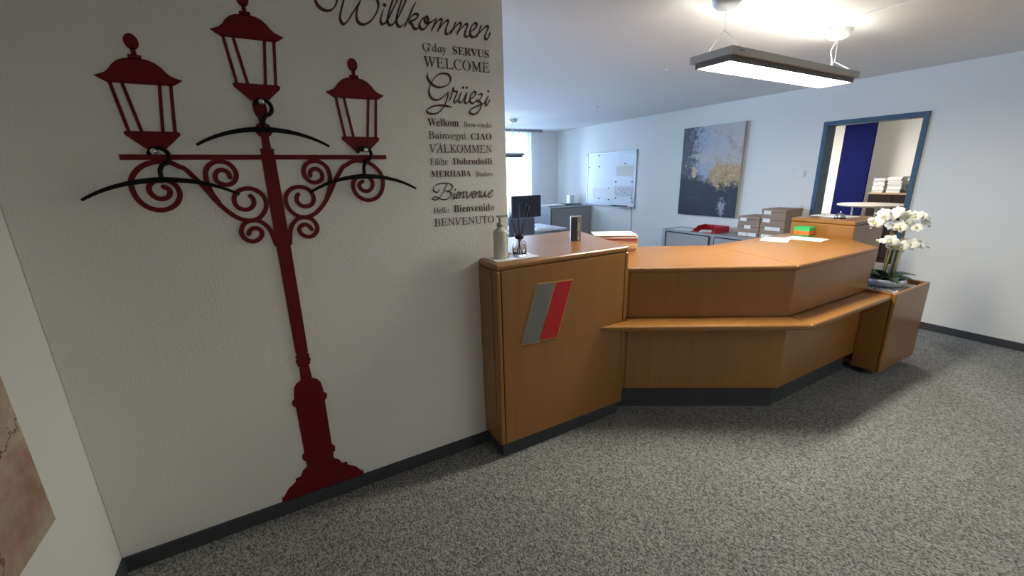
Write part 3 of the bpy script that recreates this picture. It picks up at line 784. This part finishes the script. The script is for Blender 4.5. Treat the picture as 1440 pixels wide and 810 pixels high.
# ================================================================== CANVAS PAINTING
def artmat():
    m = bpy.data.materials.new('abstract_canvas'); m.use_nodes = True
    nt = m.node_tree; N = nt.nodes; L = nt.links; b = N['Principled BSDF']; b.inputs['Roughness'].default_value = 0.5
    tc = N.new('ShaderNodeTexCoord'); sp = N.new('ShaderNodeSeparateXYZ'); L.new(tc.outputs['Object'], sp.inputs[0])
    def noise(scale, det=6, rough=.6, off=0):
        mp = N.new('ShaderNodeMapping'); mp.inputs['Location'].default_value = (off, off*.7, off*.3); L.new(tc.outputs['Object'], mp.inputs[0])
        n = N.new('ShaderNodeTexNoise'); n.inputs['Scale'].default_value = scale; n.inputs['Detail'].default_value = det; n.inputs['Roughness'].default_value = rough
        L.new(mp.outputs[0], n.inputs['Vector']); return n.outputs[0]
    def math_(op, a, b_=None, c_=None):
        n = N.new('ShaderNodeMath'); n.operation = op
        for i, v in enumerate((a, b_, c_)):
            if v is None: continue
            if isinstance(v, (int, float)): n.inputs[i].default_value = v
            else: L.new(v, n.inputs[i])
        return n.outputs[0]
    def ramp(v, p0, p1):
        r = N.new('ShaderNodeMapRange'); r.interpolation_type = 'SMOOTHSTEP'; r.inputs[1].default_value = p0; r.inputs[2].default_value = p1; L.new(v, r.inputs[0]); return r.outputs[0]
    def mix(f, a, col):
        n = N.new('ShaderNodeMixRGB'); L.new(f, n.inputs[0])
        if isinstance(a, tuple): n.inputs[1].default_value = (*s2l(a), 1)
        else: L.new(a, n.inputs[1])
        n.inputs[2].default_value = (*s2l(col), 1); return n.outputs[0]
    # local frame: u runs 0 (left) .. 0.95 (right) = -y, v height 0 .. 1.25
    u = math_('MULTIPLY', sp.outputs[1], -1.0); v = sp.outputs[2]
    def blob(cu, cv, ru, rv, amp, nz):
        a = math_('DIVIDE', math_('SUBTRACT', u, cu), ru); c = math_('DIVIDE', math_('SUBTRACT', v, cv), rv)
        d = math_('SQRT', math_('ADD', math_('MULTIPLY', a, a), math_('MULTIPLY', c, c)))
        return math_('ADD', d, math_('MULTIPLY', math_('SUBTRACT', nz, .5), amp))
    n1, n2, n3, n4 = noise(3.2), noise(14, 8, .7, 3), noise(26, 8, .75, 7), noise(6, 5, .6, 11)
    col = mix(math_('MULTIPLY', ramp(n1, .4, .6), math_('SUBTRACT', 1, ramp(u, .45, .8))), (190, 184, 178), (164, 174, 194))
    col = mix(ramp(n4, .5, .72), col, (172, 156, 146))
    # dark left flank
    f = math_('ADD', u, math_('MULTIPLY', math_('SUBTRACT', n2, .5), .9))
    f = math_('ADD', f, math_('MULTIPLY', v, -.02))
    col = mix(math_('SUBTRACT', 1, ramp(f, .10, .34)), col, (72, 72, 84))
    col = mix(math_('MULTIPLY', ramp(n3, .55, .66), math_('SUBTRACT', 1, ramp(u, .2, .45))), col, (178, 166, 154))
    # navy lower half
    g = math_('ADD', v, math_('MULTIPLY', math_('SUBTRACT', n1, .5), .55))
    g = math_('ADD', g, math_('MULTIPLY', math_('SUBTRACT', n2, .5), .30))
    col = mix(math_('SUBTRACT', 1, ramp(g, .48, .66)), col, (26, 29, 46))
    col = mix(math_('MULTIPLY', ramp(n4, .56, .74), .35), col, (84, 90, 112))
    # spatter
    col = mix(math_('MULTIPLY', ramp(n3, .66, .70), ramp(v, .75, 1.0)), col, (60, 56, 60))
    # gold patch
    n5 = noise(9, 8, .72, 17); n6 = noise(48, 6, .7, 23)
    nn = math_('ADD', math_('MULTIPLY', n5, .6), math_('MULTIPLY', n3, .4))
    d = blob(.73, .60, .30, .20, 4.2, nn)
    gold = math_('SUBTRACT', 1, ramp(d, .75, .95))
    col = mix(math_('MULTIPLY', gold, .9), col, (176, 142, 94))
    col = mix(math_('MULTIPLY', gold, ramp(n6, .50, .60)), col, (226, 194, 136))
    col = mix(math_('MULTIPLY', gold, ramp(n5, .56, .68)), col, (132, 104, 92))
    d2 = blob(.235, .62, .05, .10, 1.6, n3)
    col = mix(math_('SUBTRACT', 1, ramp(d2, .7, .9)), col, (204, 176, 138))
    d3 = blob(.72, .14, .09, .19, 2.6, n3)
    col = mix(math_('SUBTRACT', 1, ramp(d3, .45, .6)), col, (146, 146, 160))
    L.new(col, b.inputs['Base Color'])
    bp = N.new('ShaderNodeBump'); bp.inputs['Strength'].default_value = .3; bp.inputs['Distance'].default_value = .004; L.new(n3, bp.inputs['Height']); L.new(bp.outputs[0], b.inputs['Normal'])
    return m
cv = thing('canvas_painting', 'large abstract canvas in navy, grey and gold on wall', 'painting', loc=(XB-.03, 4.408, .962))
obj('canvas', box(NB(), -.008, .0285, -.945, 0, 0, 1.252, .003), artmat(), cv)
obj('edge_strip', box(NB(), -.0075, .029, -.949, -.9455, 0, 1.252), mat('canvas_edge', (188, 184, 176), .7), cv)

# ================================================================== WHITEBOARD
wb = thing('whiteboard', 'magnetic whiteboard with papers on the right wall', 'whiteboard', loc=(XB, 6.64, 1.01))
BW, BH = 1.28, .955
obj('board', box(NB(), -.012, -.001, -BW, 0, 0, BH), mat('whiteboard_enamel', (222, 227, 234), .3), wb)
bm = NB()
for a in ((-BW, 0, -.012, .012), (-BW, 0, BH-.012, BH+.012)): box(bm, -.02, -.001, a[0], a[1], a[2], a[3], .003)
for a in ((-BW-.012, -BW+.012), (-.012, .012)): box(bm, -.02, -.001, a[0], a[1], -.012, BH+.012, .003)
obj('frame', bm, ALU, wb)
for cy in (0, -BW):
    for czz in (0, BH): obj('corner_cap', box(NB(), -.024, -.001, cy-.02, cy+.02, czz-.02, czz+.02, .006), LGREY, wb)
obj('pen_tray', box(NB(), -.07, -.0205, -BW+.05, -.85, -.012, .002, .003), ALU, wb)
def wbp(px): c = onx(*px, XB-.014); return (c.y-6.64, c.z-1.01)
def sheet(name, p, q_, m, label):
    a_, b_ = wbp(p), wbp(q_)
    o = obj(name, box(NB(), -.0145, -.0125, b_[0]+6.64, a_[0]+6.64, b_[1]+1.01, a_[1]+1.01), m)
    o.location.x = XB; tag(o, label, 'paper', 'papers on the whiteboard')
sheet('pinned_sheet', (834, 264), (864, 280), PAPER, 'wide grey printed sheet low on the whiteboard')
sheet('pinned_sheet', (867, 233), (890, 247), mat('cream_paper', (222, 222, 208), .8), 'cream sheet high on the right of the whiteboard')
def notemat():
    m = bpy.data.materials.new('scribbled_sheet'); m.use_nodes = True; nt = m.node_tree; N = nt.nodes; L = nt.links; b = N['Principled BSDF']
    tc = N.new('ShaderNodeTexCoord'); n = N.new('ShaderNodeTexNoise'); n.inputs['Scale'].default_value = 55; L.new(tc.outputs['Object'], n.inputs['Vector'])
    r = N.new('ShaderNodeValToRGB'); e = r.color_ramp.elements; e[0].position = .36; e[0].color = (*s2l((120, 118, 132)), 1); e[1].position = .46; e[1].color = (*s2l((222, 220, 226)), 1)
    L.new(n.outputs[0], r.inputs[0]); L.new(r.outputs[0], b.inputs['Base Color']); b.inputs['Roughness'].default_value = .8
    return m
sheet('pinned_sheet', (865, 262), (889, 277), notemat(), 'dotted sheet above the pens on the whiteboard')
MAG = (((843, 219), 'topmost black magnet near the top left of whiteboard'), ((843, 234.5), 'black magnet directly below the topmost whiteboard magnet'), ((829, 235.5), 'black magnet at the far left edge of whiteboard'),
       ((866, 255.5), 'black magnet above the left end of the dotted sheet'), ((889, 255.5), 'black magnet above the right end of the dotted sheet'), ((856, 264.6), 'black magnet on the top edge of wide grey sheet'),
       ((842, 279), 'left black magnet below the wide grey sheet'), ((856, 280.5), 'right black magnet below the wide grey sheet'), ((865.5, 278.5), 'black magnet at the lower left of the dotted sheet'),
       ((888.5, 279), 'upper black magnet at the lower right of dotted sheet'), ((879, 230), 'black magnet above the cream sheet on whiteboard'), ((889, 284), 'lowest black magnet at the right edge of whiteboard'))
for px, lab in MAG:
    a_ = wbp(px); o = obj('magnet', cyl(NB(), (-.024, 0, 0), (-.0128, 0, 0), .012, seg=12), BLACKP)
    o.location = (XB, a_[0]+6.64, a_[1]+1.01); tag(o, lab, 'magnet', 'magnets on the whiteboard')
ORD = ('leftmost', 'second from left', 'third from left', 'third from right', 'second from right', 'rightmost')
for i in range(6):
    o = obj('board_marker', cyl(NB(), (0, -.045, 0), (0, .045, 0), .009, seg=10), [BLACKP, DGREY, NAVY][i % 3] if i < 5 else REDP)
    px = 864+i*3.4; a_ = wbp((px, 285)); o.location = (XB-.045, a_[0]+6.64, 1.01+.0115); o.rotation_euler = (0, 0, random.uniform(-.7, .7) + 1.2)
    tag(o, 'board marker on the whiteboard pen tray, %s in row' % ORD[i], 'marker', 'markers on the whiteboard tray')
c = onx(888, 288, XB-.03)
bm = NB(); tube(bm, catmull([(XB-.03, c.y, .992), (XB-.025, c.y-.01, .7), (XB-.02, c.y+.015, .45), (XB-.02, c.y, .3)], 6), .005, 6)
tag(obj('hanging_cord', bm, mat('red_cord', (150, 60, 62), .7)), 'thin cord hanging from the whiteboard corner', 'cord')

# ================================================================== LOW CABINET, BOXES
FX = 5.10
lc = thing('low_cabinet', 'low grey sliding-door cabinet below the abstract canvas', 'cabinet', loc=(FX, 0, 0))
LY1, LY0 = 4.34, 2.45
obj('carcass', box(NB(), .022, XB-FX-.014, LY0, LY1, .0, .742, .002), LGREY, lc)
obj('cabinet_top', box(NB(), 0, XB-FX-.014, LY0, LY1, .7425, .766, .002), LGREY, lc)
obj('end_panel', box(NB(), 0, .0215, LY1-.05, LY1, .0, .742, .001), LGREY, lc)
for a, b in ((4.265, 3.56), (3.47, 2.5)):
    obj('door', box(NB(), .004, .0215, b, a, .05, .725, .002), DOORG, lc)
    for e_ in (a, b): obj('edge_strip', box(NB(), .006, .0215, e_-.012 if e_ == b else e_+.001, e_-.001 if e_ == b else e_+.012, .05, .725), BLACKP, lc)
    obj('recess', box(NB(), .012, .0215, b, a, .7255, .742), BLACKP, lc)
def carton(px0, px1, z0, h, d_, label, tags, dyaw=0.0):
    a_, b_ = onx(px0, 310, FX+.03).y, onx(px1, 310, FX+.03).y
    root = thing('archive_box', label, 'box', 'archive boxes on the low cabinet', loc=(FX+.03, (a_+b_)/2, z0), rz=dyaw)
    wd = abs(a_-b_)
    obj('base', box(NB(), .003, d_, -wd/2+.003, wd/2-.003, 0, h-.035, .001), CARD, root)
    obj('lid', box(NB(), 0, d_+.003, -wd/2, wd/2, h-.0345, h-.001, .002), CARD, root)
    for t0, t1 in tags:
        obj('paper_label', box(NB(), -.0015, .002, wd/2-wd*t1, wd/2-wd*t0, h*.32, h*.78), PAPER, root)
    obj('seam', box(NB(), -.0008, .001, -wd/2+.004, wd/2-.004, h-.038, h-.034), mat('seam_shadow_gap', (70, 58, 50), .9), root)
zb_ = .766
for k, (nm, tg) in enumerate((('bottom', [(.08, .48), (.52, .9)]), ('middle', [(.32, .62)]), ('top', [(.1, .4)]))):
    carton(1038, 1068.5, zb_+k*.0915, .091, .34, 'brown archive box, %s of the lower left stack' % nm, tg)
for k, (nm, tg) in enumerate((('bottom', [(.1, .7)]), ('second from bottom', [(.22, .85)]), ('second from top', [(.1, .4)]), ('top', [(.1, .4)]))):
    carton(1069.5, 1104, zb_+k*.0945, .094, .36, 'brown archive box, %s of the taller right stack' % nm, tg)
# red tray and paper
c = onx(983, 325.5, FX+.12)
rt = thing('letter_tray', 'red plastic letter tray on the low grey cabinet', 'tray', loc=(FX+.06, onx(972, 326, FX+.06).y, .766))
wd = abs(onx(972, 326, FX+.06).y-onx(1006, 326, FX+.06).y)
bm = NB(); box(bm, 0, .30, -wd, 0, 0, .008, .002)
obj('tray_base', bm, REDP, rt)
obj('back_wall', box(NB(), .292, .30, -wd, 0, .0085, .085, .002), REDP, rt)
obj('side_wall', box(NB(), 0, .2915, -wd, -wd+.008, .0085, .085, .002), REDP, rt)
b = NB(); A = [b.verts.new((x, y, z)) for y in (-.008, 0) for x, z in ((.02, .0085), (.2915, .0085), (.2915, .085), (.14, .075))]
for f in ((0, 1, 2, 3), (7, 6, 5, 4), (0, 4, 5, 1), (1, 5, 6, 2), (2, 6, 7, 3), (3, 7, 4, 0)): b.faces.new([A[i] for i in f])
obj('side_wall', b, REDP, rt)
o = obj('loose_sheet', box(NB(), -.1, .1, -.075, .075, 0, .004), PAPER); o.location = (FX+.16, rt.location.y-wd*.42, .776); o.rotation_euler = (0, -.06, .5); tag(o, 'white folded sheet lying in the red letter tray', 'paper')
o = obj('loose_sheet', box(NB(), -.12, .12, -.16, .16, 0, .003), PAPER); o.location = (FX+.17, rt.location.y+.19, .7665); tag(o, 'white sheet lying left of the red letter tray', 'paper')

# grey office cabinet under the whiteboard, with papers
oc = thing('office_cabinet', 'chest-high grey office cabinet by the whiteboard corner', 'cabinet', loc=(4.52, 6.5, 0))
obj('side_panel', box(NB(), 0, .02, 0, .58, 0, .972, .001), LGREY, oc)
obj('carcass', box(NB(), .0205, .99, .02, .58, 0, .972), LGREY, oc)
obj('cabinet_top', box(NB(), -.004, .994, -.004, .584, .9725, .998, .002), LGREY, oc)
obj('door', box(NB(), .035, .985, .004, .0195, .04, .955, .002), DOORG, oc)
obj('edge_strip', box(NB(), .021, .034, .004, .0195, .04, .955), DGREY, oc)
pile('paper_pile', 'flat pile of papers on the left of the office cabinet', 4.78, 6.82, .998, .42, .32, .03, 3, 'piles on office cabinet')
pile('paper_pile', 'small dark-edged folder pile on the right of office cabinet', 5.2, 6.78, .998, .36, .26, .035, 3, 'piles on office cabinet', ((70, 74, 88), (200, 206, 216)))
o = obj('desk_organiser', box(NB(), -.06, .06, -.05, .05, 0, .19, .008), WHITE); o.location = (5.36, 6.98, .998); tag(o, 'small white upright box at back of the office cabinet', 'box')

# desk with monitor and chair
dk = thing('desk', 'white office desk below the far window', 'desk', loc=(2.35, 5.55, 0))
obj('desk_top', box(NB(), 0, 1.85, 0, .85, .715, .74, .003), mat('white_desk', (214, 216, 222), .4), dk)
for x in (.06, 1.75): obj('leg', box(NB(), x, x+.05, .05, .8, 0, .7145, .003), LGREY, dk)
mo = thing('monitor', 'black computer monitor on the office desk', 'monitor', loc=(3.74, 6.1, .74))
obj('screen_housing', box(NB(), -.29, .29, -.02, .02, .16, .53, .008), mat('slate_plastic', (44, 46, 54), .5), mo)
obj('neck', box(NB(), -.03, .03, -.045, -.0205, .01, .36, .004), BLACKP, mo)
obj('foot', box(NB(), -.13, .13, -.1, .1, 0, .0095, .003), BLACKP, mo)
ch = thing('office_chair', 'dark swivel office chair in front of the desk', 'chair', loc=(3.02, 5.3, 0))
for k in range(5):
    t = math.radians(72*k+10); bm = NB(); cyl(bm, (0, 0, .09), (.28*math.cos(t), .28*math.sin(t), .06), .022, .014, 8); obj('leg', bm, BLACKP, ch)
    bm = NB(); cyl(bm, (.28*math.cos(t)-.02*math.sin(t), .28*math.sin(t)+.02*math.cos(t), .03), (.28*math.cos(t)+.02*math.sin(t), .28*math.sin(t)-.02*math.cos(t), .03), .03, seg=12); obj('castor', bm, BLACKP, ch)
obj('column', cyl(NB(), (0, 0, .08), (0, 0, .43), .026, seg=12), CHROME, ch)
obj('seat', box(NB(), -.24, .24, -.23, .23, .43, .5, .03, 3), BLACKP, ch)
bm = NB(); box(bm, -.21, .21, -.27, -.22, .56, 1.02, .022, 3); obj('backrest', bm, mat('violet_grey_mesh', (96, 98, 116), .8), ch)
obj('back_bracket', box(NB(), -.03, .03, -.30, -.271, .40, .7, .006), BLACKP, ch)
for s_ in (-1, 1):
    bm = NB(); box(bm, s_*.26-.025, s_*.26+.025, -.12, .14, .68, .705, .008); box(bm, s_*.26-.014, s_*.26+.014, -.02, .03, .46, .68, .004); obj('armrest', bm, BLACKP, ch)
for i, (x, y, m_, l_) in enumerate(((3.30, 5.75, mat('pink_card', (214, 120, 158), .7), 'pink folder lying on the office desk'), (3.80, 5.75, PAPER, 'white papers lying at the right of office desk'))):
    o = obj('folder', box(NB(), -.11, .11, -.15, .15, 0, .018, .002), m_); o.location = (x, y, .74); o.rotation_euler = (0, 0, .2-.5*i); tag(o, l_, 'folder')

# ================================================================== THINGS ON THE COUNTER
# tray, sanitiser, diffuser
ZB = 1.165
a_, b_ = onz(692, 361.5, ZB), onz(748, 353, ZB)
tray = tag(obj('glass_tray', box(NB(), -.135, .135, -.07, .07, 0, .005, .002), WHITE), 'thin white tray under the pump bottle and reed diffuser', 'tray')
tray.location = (1.095, 1.935, ZB); tray.rotation_euler = (0, 0, 0)
def bottle_white():
    p = onz(706, 357, ZB+.005)
    root = thing('pump_bottle', 'white plastic pump bottle of hand sanitiser at wall edge', 'bottle', loc=(1.032, 1.955, ZB+.005))
    bm = NB()
    prof = [(0, 0), (.026, 0), (.029, .004), (.029, .125), (.026, .134), (.012, .142), (.012, .15), (0, .15)]
    obj('body', lathe(bm, prof, seg=24), mat('sanitiser_white', (212, 208, 196), .35), root)
    obj('collar', lathe(NB(), [(0, .1505), (.013, .1505), (.013, .165), (.006, .17), (0, .17)], seg=18), mat('pump_grey', (168, 164, 152), .4), root)
    bm = NB(); cyl(bm, (0, 0, .1705), (0, 0, .193), .0045, seg=10); box(bm, -.012, .034, -.007, .007, .193, .203, .003)
    obj('pump', bm, mat('pump_grey', (168, 164, 152), .4), root)
    for c_ in root.children: c_.scale = (1.35, 1.35, 1.13)
    lb = NB()
    seg = 8
    for z0, z1, a0_, a1_ in ((.102, .114, -62, -42), (.088, .094, -58, -44), (.076, .082, -60, -44), (.062, .066, -56, -46), (.03, .036, -52, -42), (.02, .03, -44, -34)):
        vs = []
        for t in range(4):
            an = math.radians(a0_+(a1_-a0_)*t/3); vs.append((lb.verts.new((.0294*math.cos(an), .0294*math.sin(an), z0)), lb.verts.new((.0294*math.cos(an), .0294*math.sin(an), z1))))
        for p0, p1 in zip(vs, vs[1:]): lb.faces.new((p0[0], p1[0], p1[1], p0[1]))
    obj('print', lb, INKG, root).scale = (1.35, 1.35, 1.13)
bottle_white()
CLEAR = bpy.data.materials.new('clear_glass'); CLEAR.use_nodes = True
b = CLEAR.node_tree.nodes['Principled BSDF']; b.inputs['Transmission Weight'].default_value = 1; b.inputs['Roughness'].default_value = .02; b.inputs['IOR'].default_value = 1.45
rd = thing('reed_diffuser', 'clear glass reed diffuser with black sticks on the tray', 'diffuser', loc=(1.145, 1.945, ZB+.005))
rd.scale = (1.2, 1.2, 1.25)
obj('glass_bottle', lathe(NB(), [(0, 0), (.030, 0), (.033, .004), (.033, .045), (.028, .062), (.013, .072), (.013, .083), (.011, .083), (.011, .072), (.025, .06), (.030, .045), (.030, .008), (0, .008)], seg=28), CLEAR, rd)
obj('collar', lathe(NB(), [(.0135, .074), (.020, .078), (.022, .094), (.012, .096), (.012, .0835), (.0135, .0835)], seg=20), BLACKP, rd)
for tx, ty, h in ((-.052, .0, .20), (-.034, .03, .215), (.02, .03, .22), (.05, -.01, .215), (.06, .03, .225), (-.02, -.03, .21)):
    bm = NB(); k = -.28; cyl(bm, (tx*k, ty*k, .010), (tx, ty, h), .0016, seg=6); obj('reed', bm, BLACKP, rd)
# small standing box
p = onz(809, 338.5, ZB)
c1, c2 = onz(799.5, 338.5, ZB), onz(812, 338.7, ZB)
sbx = thing('display_box', 'small dark grey upright box with silver side on counter block', 'box', loc=(p.x, p.y, ZB), rz=math.radians(-29))
obj('body', box(NB(), -.034, .034, -.022, .022, 0, .165, .001), mat('silver_card', (152, 152, 152), .4), sbx)
o = obj('front_face', box(NB(), -.0335, .008, -.0232, -.0222, .001, .158), mat('slate_card', (58, 58, 68), .5), sbx)
for i in range(4): obj('print', box(NB(), .013, .025-.003*(i % 2), -.0228, -.0221, .07+i*.014, .076+i*.014), PAPER, sbx)
obj('print', box(NB(), .013, .020, -.0228, -.0221, .012, .03), PAPER, sbx)
# folder stack behind the block
fs = thing('folder_stack', 'stack of folders with reddish edges behind the counter block', 'folder stack', loc=(2.262, 2.39, ZT), rz=math.radians(-36))
z = 0
for i, (t, rgb) in enumerate(((.03, (206, 170, 120)), (.03, (214, 180, 134)), (.028, (198, 150, 120)), (.016, (178, 84, 84)), (.014, (214, 206, 200)), (.006, (190, 70, 76)), (.006, (236, 234, 230)))):
    o = obj('folder', box(NB(), -.16, .16, -.115, .115, 0, t-.001, .001), mat('folder_%d' % i, rgb, .75), fs); o.location = (random.uniform(-.006, .006), random.uniform(-.006, .006), z+.0005); o.rotation_euler = (0, 0, random.uniform(-.05, .05)); z += t
# papers, note cube, bell
def bent(name, label, x, y, z, w_, d_, rz, amp):
    bm = NB(); n = 12; rows = []
    for i in range(n+1):
        t = i/n; zz_ = .001+amp*max(0, math.sin(t*math.pi*1.3))**2
        rows.append([bm.verts.new(((t-.5)*w_, s_*d_/2, zz_)) for s_ in (-1, 1)])
    for a, b in zip(rows, rows[1:]): bm.faces.new((a[0], b[0], b[1], a[1]))
    o = obj(name, bm, PAPER); md = o.modifiers.new('thickness', 'SOLIDIFY'); md.thickness = .0012
    o.location = (x, y, z); o.rotation_euler = (0, 0, rz); return tag(o, label, 'paper', 'loose sheets on the counter')
bent('paper_sheet', 'slightly curled white sheet at the back of counter top', 3.68, 1.93, ZT+.001, .26, .20, .35, .006)
bent('paper_sheet', 'flat printed white sheet nearest the raised cabinet on counter', 3.90, 1.80, ZT+.0012, .20, .28, .1, .003)
nc = thing('note_cube', 'green and orange note block beside the raised cabinet', 'note block', loc=(4.07, 1.905, ZT), rz=math.radians(4))
for nm, z0, z1, rgb in (('green_layer', 0, .014, (50, 140, 70)), ('orange_layer', .0145, .048, (214, 104, 40)), ('green_layer', .0485, .082, (58, 170, 92))):
    obj(nm, box(NB(), -.055, .055, -.062, .062, z0, z1, .001), mat(nm+str(rgb[1]), rgb, .7), nc)
ZR = 1.166
p = onz(1181, 306.5, ZR)
bl = thing('service_bell', 'chrome service bell on top of the raised cabinet', 'bell', loc=(4.33, 1.76, ZR))
obj('base', lathe(NB(), [(0, 0), (.043, 0), (.045, .004), (.043, .010), (0, .010)], seg=28), BLACKP, bl)
obj('dome', lathe(NB(), [(.040, .0125), (.039, .020), (.032, .032), (.02, .041), (.006, .045), (0, .045)], seg=28), CHROME, bl)
obj('button', lathe(NB(), [(.004, .0455), (.004, .054), (.007, .057), (.005, .063), (0, .064)], seg=14), CHROME, bl)
o = obj('paper_sheet', box(NB(), -.15, .15, -.105, .105, 0, .004), PAPER); o.location = (4.52, 1.88, ZR); o.rotation_euler = (0, 0, 1.3); tag(o, 'white notepad lying behind the service bell', 'paper', 'loose sheets on the counter')

# ================================================================== ORCHID
OX, OY, OZ = 4.205, 1.32, .666
bw = thing('orchid_bowl', 'silver shallow bowl holding the orchid on the pebbles', 'bowl', loc=(OX, OY, OZ))
obj('shell', lathe(NB(), [(0, 0), (.07, 0), (.118, .02), (.135, .045), (.128, .066), (.118, .07), (.115, .066), (.12, .046), (.1, .025), (0, .02)], seg=36), mat('silver_glaze', (196, 203, 222), .35, .35), bw)
obj('soil', lathe(NB(), [(0, .056), (.117, .056)], seg=28), mat('dark_soil', (50, 44, 36), .9, var=.3, vscale=60), bw)
orc = thing('orchid', 'white artificial orchid with two tiers of blossoms', 'plant', loc=(OX, OY, OZ+.056))
LEAF = mat('orchid_leaf', (52, 72, 50), .4, var=.2, vscale=10)
def leaf(ang, ln, wd, up, droop):
    bm = NB(); n = 12; rows = []
    for i in range(n+1):
        t = i/n; w_ = wd*math.sin(math.pi*min(1, .08+t*.92)**.8)*.5+.002; r = ln*t; z = up*math.sin(t*1.7)-droop*t*t
        cs, sn = math.cos(ang), math.sin(ang)
        rows.append([bm.verts.new((r*cs-s_*w_*sn, r*sn+s_*w_*cs, z+abs(s_)*w_*.35)) for s_ in (-1, 0, 1)])
    for a, b in zip(rows, rows[1:]):
        for k in range(2):
            f = bm.faces.new((a[k], b[k], b[k+1], a[k+1])); f.smooth = True
    o = obj('leaf', bm, LEAF, orc); md = o.modifiers.new('thickness', 'SOLIDIFY'); md.thickness = .003
for a_, ln, wd, up, dr_ in ((-.52, .20, .075, .05, .03), (2.3, .18, .075, .045, .03), (2.9, .14, .07, .08, .0), (-1.4, .15, .07, .035, .025), (1.2, .16, .07, .05, .02), (-2.4, .15, .07, .035, .03)):
    leaf(a_, ln*1.2, wd*1.2, up*1.1, dr_)
STEM = mat('orchid_stem', (120, 128, 74), .5); BAMB = mat('brown_stake', (150, 122, 96), .6, var=.2, vscale=20)
PETAL = mat('orchid_petal', (244, 243, 236), .55); LIP = mat('orchid_lip', (214, 204, 120), .5); BUD = mat('orchid_bud', (206, 210, 150), .5)
RR = Vector((math.sin(YAW), -math.cos(YAW), 0))      # to the right seen from the foyer
# stems and stakes
for (bx, by, tx, ty, h, m_, r) in ((-.03, .0, -.02, .01, .46, BAMB, .006), (.0, .02, .03, .02, .44, BAMB, .012), (.03, -.01, .06, -.01, .45, BAMB, .008), (-.015, .01, .0, .01, .42, BAMB, .007), (-.01, -.02, .005, -.02, .30, STEM, .005), (.015, -.03, .03, -.03, .30, STEM, .005), (-.04, -.01, -.03, -.02, .28, STEM, .005)):
    bm = NB(); tube(bm, [(RR.x*bx, RR.y*bx+by, 0), (RR.x*(bx+tx)/2, RR.y*(bx+tx)/2+(by+ty)/2, h/2), (RR.x*tx, RR.y*tx+ty, h)], r, 8); obj('stem' if m_ is STEM else 'stake', bm, m_, orc)
def petal_mesh():
    bm = NB()
    for k, (ang, ln, wd) in enumerate(((90, .040, .030), (18, .043, .044), (162, .043, .044), (-48, .038, .028), (228, .038, .028))):
        t = math.radians(ang); n = 6; rows = []
        for i in range(n+1):
            u = i/n; w_ = wd*(math.sin(math.pi*(.12+.86*u))**.7)*.5; r = ln*(.08+u*.92); z = .006*math.sin(u*3)-.004*u+(.002 if k in (1, 2) else 0)
            rows.append([bm.verts.new((r*math.cos(t)-s_*w_*math.sin(t), r*math.sin(t)+s_*w_*math.cos(t), z-.004*s_*s_)) for s_ in (-1, 0, 1)])
        for a, b in zip(rows, rows[1:]):
            for kk in range(2):
                f = bm.faces.new((a[kk], b[kk], b[kk+1], a[kk+1])); f.smooth = True
    me = bpy.data.meshes.new('flower'); bm.to_mesh(me); bm.free(); me.materials.append(PETAL); return me
FM = petal_mesh()
lb = NB(); bmesh.ops.create_icosphere(lb, subdivisions=2, radius=.008, matrix=Matrix.Translation((0, -.006, .008)) @ Matrix.Diagonal((.8, 1.3, .9, 1)))
LM = bpy.data.meshes.new('lip'); lb.to_mesh(LM); lb.free(); LM.materials.append(LIP)
bb = NB(); bmesh.ops.create_icosphere(bb, subdivisions=2, radius=.009, matrix=Matrix.Diagonal((1, 1, 1.35, 1)))
BM_ = bpy.data.meshes.new('bud'); bb.to_mesh(BM_); bb.free(); BM_.materials.append(BUD)
def opt(X, Y):
    px, py = 1205+X/6.233, 280+Y/6.233
    d = ray(px, py); n = Vector((math.cos(YAW), math.sin(YAW), 0)); c = Vector((OX, OY, 0))
    t = c.dot(n)/d.dot(n); return CAM+d*t-Vector((OX, OY, OZ+.056))
toward = (CAM-Vector((OX, OY, 1.1))).normalized()
fl = ((165,205,1.05),(235,125,.85),(243,168,.9),(310,140,.95),(362,105,.8),(312,225,.95),(375,245,1.0),(440,150,1.0),(512,148,.95),(562,150,.8),(515,245,1.0),(605,208,.7),(430,212,1.0),(300,365,1.0),(318,412,.9),(385,415,1.05),(468,392,1.05),(555,405,.7),(225,365,.5))
for i, (X, Y, s_) in enumerate(fl):
    o = link(bpy.data.objects.new('flower', FM), orc)
    off = Vector((random.uniform(-1, 1), random.uniform(-1, 1), random.uniform(-.6, .5)))*.55
    d = (toward+off).normalized()
    o.location = opt(X, Y)+toward*random.uniform(-.03, .05)
    o.rotation_euler = (d.to_track_quat('Z', 'Y') @ Matrix.Rotation(random.uniform(-.4, .4), 4, 'Z').to_quaternion()).to_euler()
    s_ *= 1.25; o.scale = (s_, s_, s_)
    link(bpy.data.objects.new('lip', LM), o)
for X, Y in ((110, 190), (122, 255), (180, 362), (200, 372), (545, 365), (630, 425), (600, 395), (640, 165), (635, 235), (165, 125)):
    o = link(bpy.data.objects.new('bud', BM_), orc); o.location = opt(X, Y); o.rotation_euler = (random.uniform(-1, 1), random.uniform(-1, 1), 0); s_ = random.uniform(.6, 1); o.scale = (s_, s_, s_)
# flower stalks arching through each tier
for pts in (((330, 290), (330, 170), (250, 130), (180, 165), (115, 200)), ((420, 300), (420, 180), (500, 130), (580, 160), (630, 220)), ((340, 480), (350, 400), (290, 360), (185, 362)), ((390, 480), (400, 400), (470, 370), (560, 395), (630, 425))):
    bm = NB(); tube(bm, catmull([opt(*p) for p in pts], 6), .003, 6); obj('flower_stalk', bm, STEM, orc)
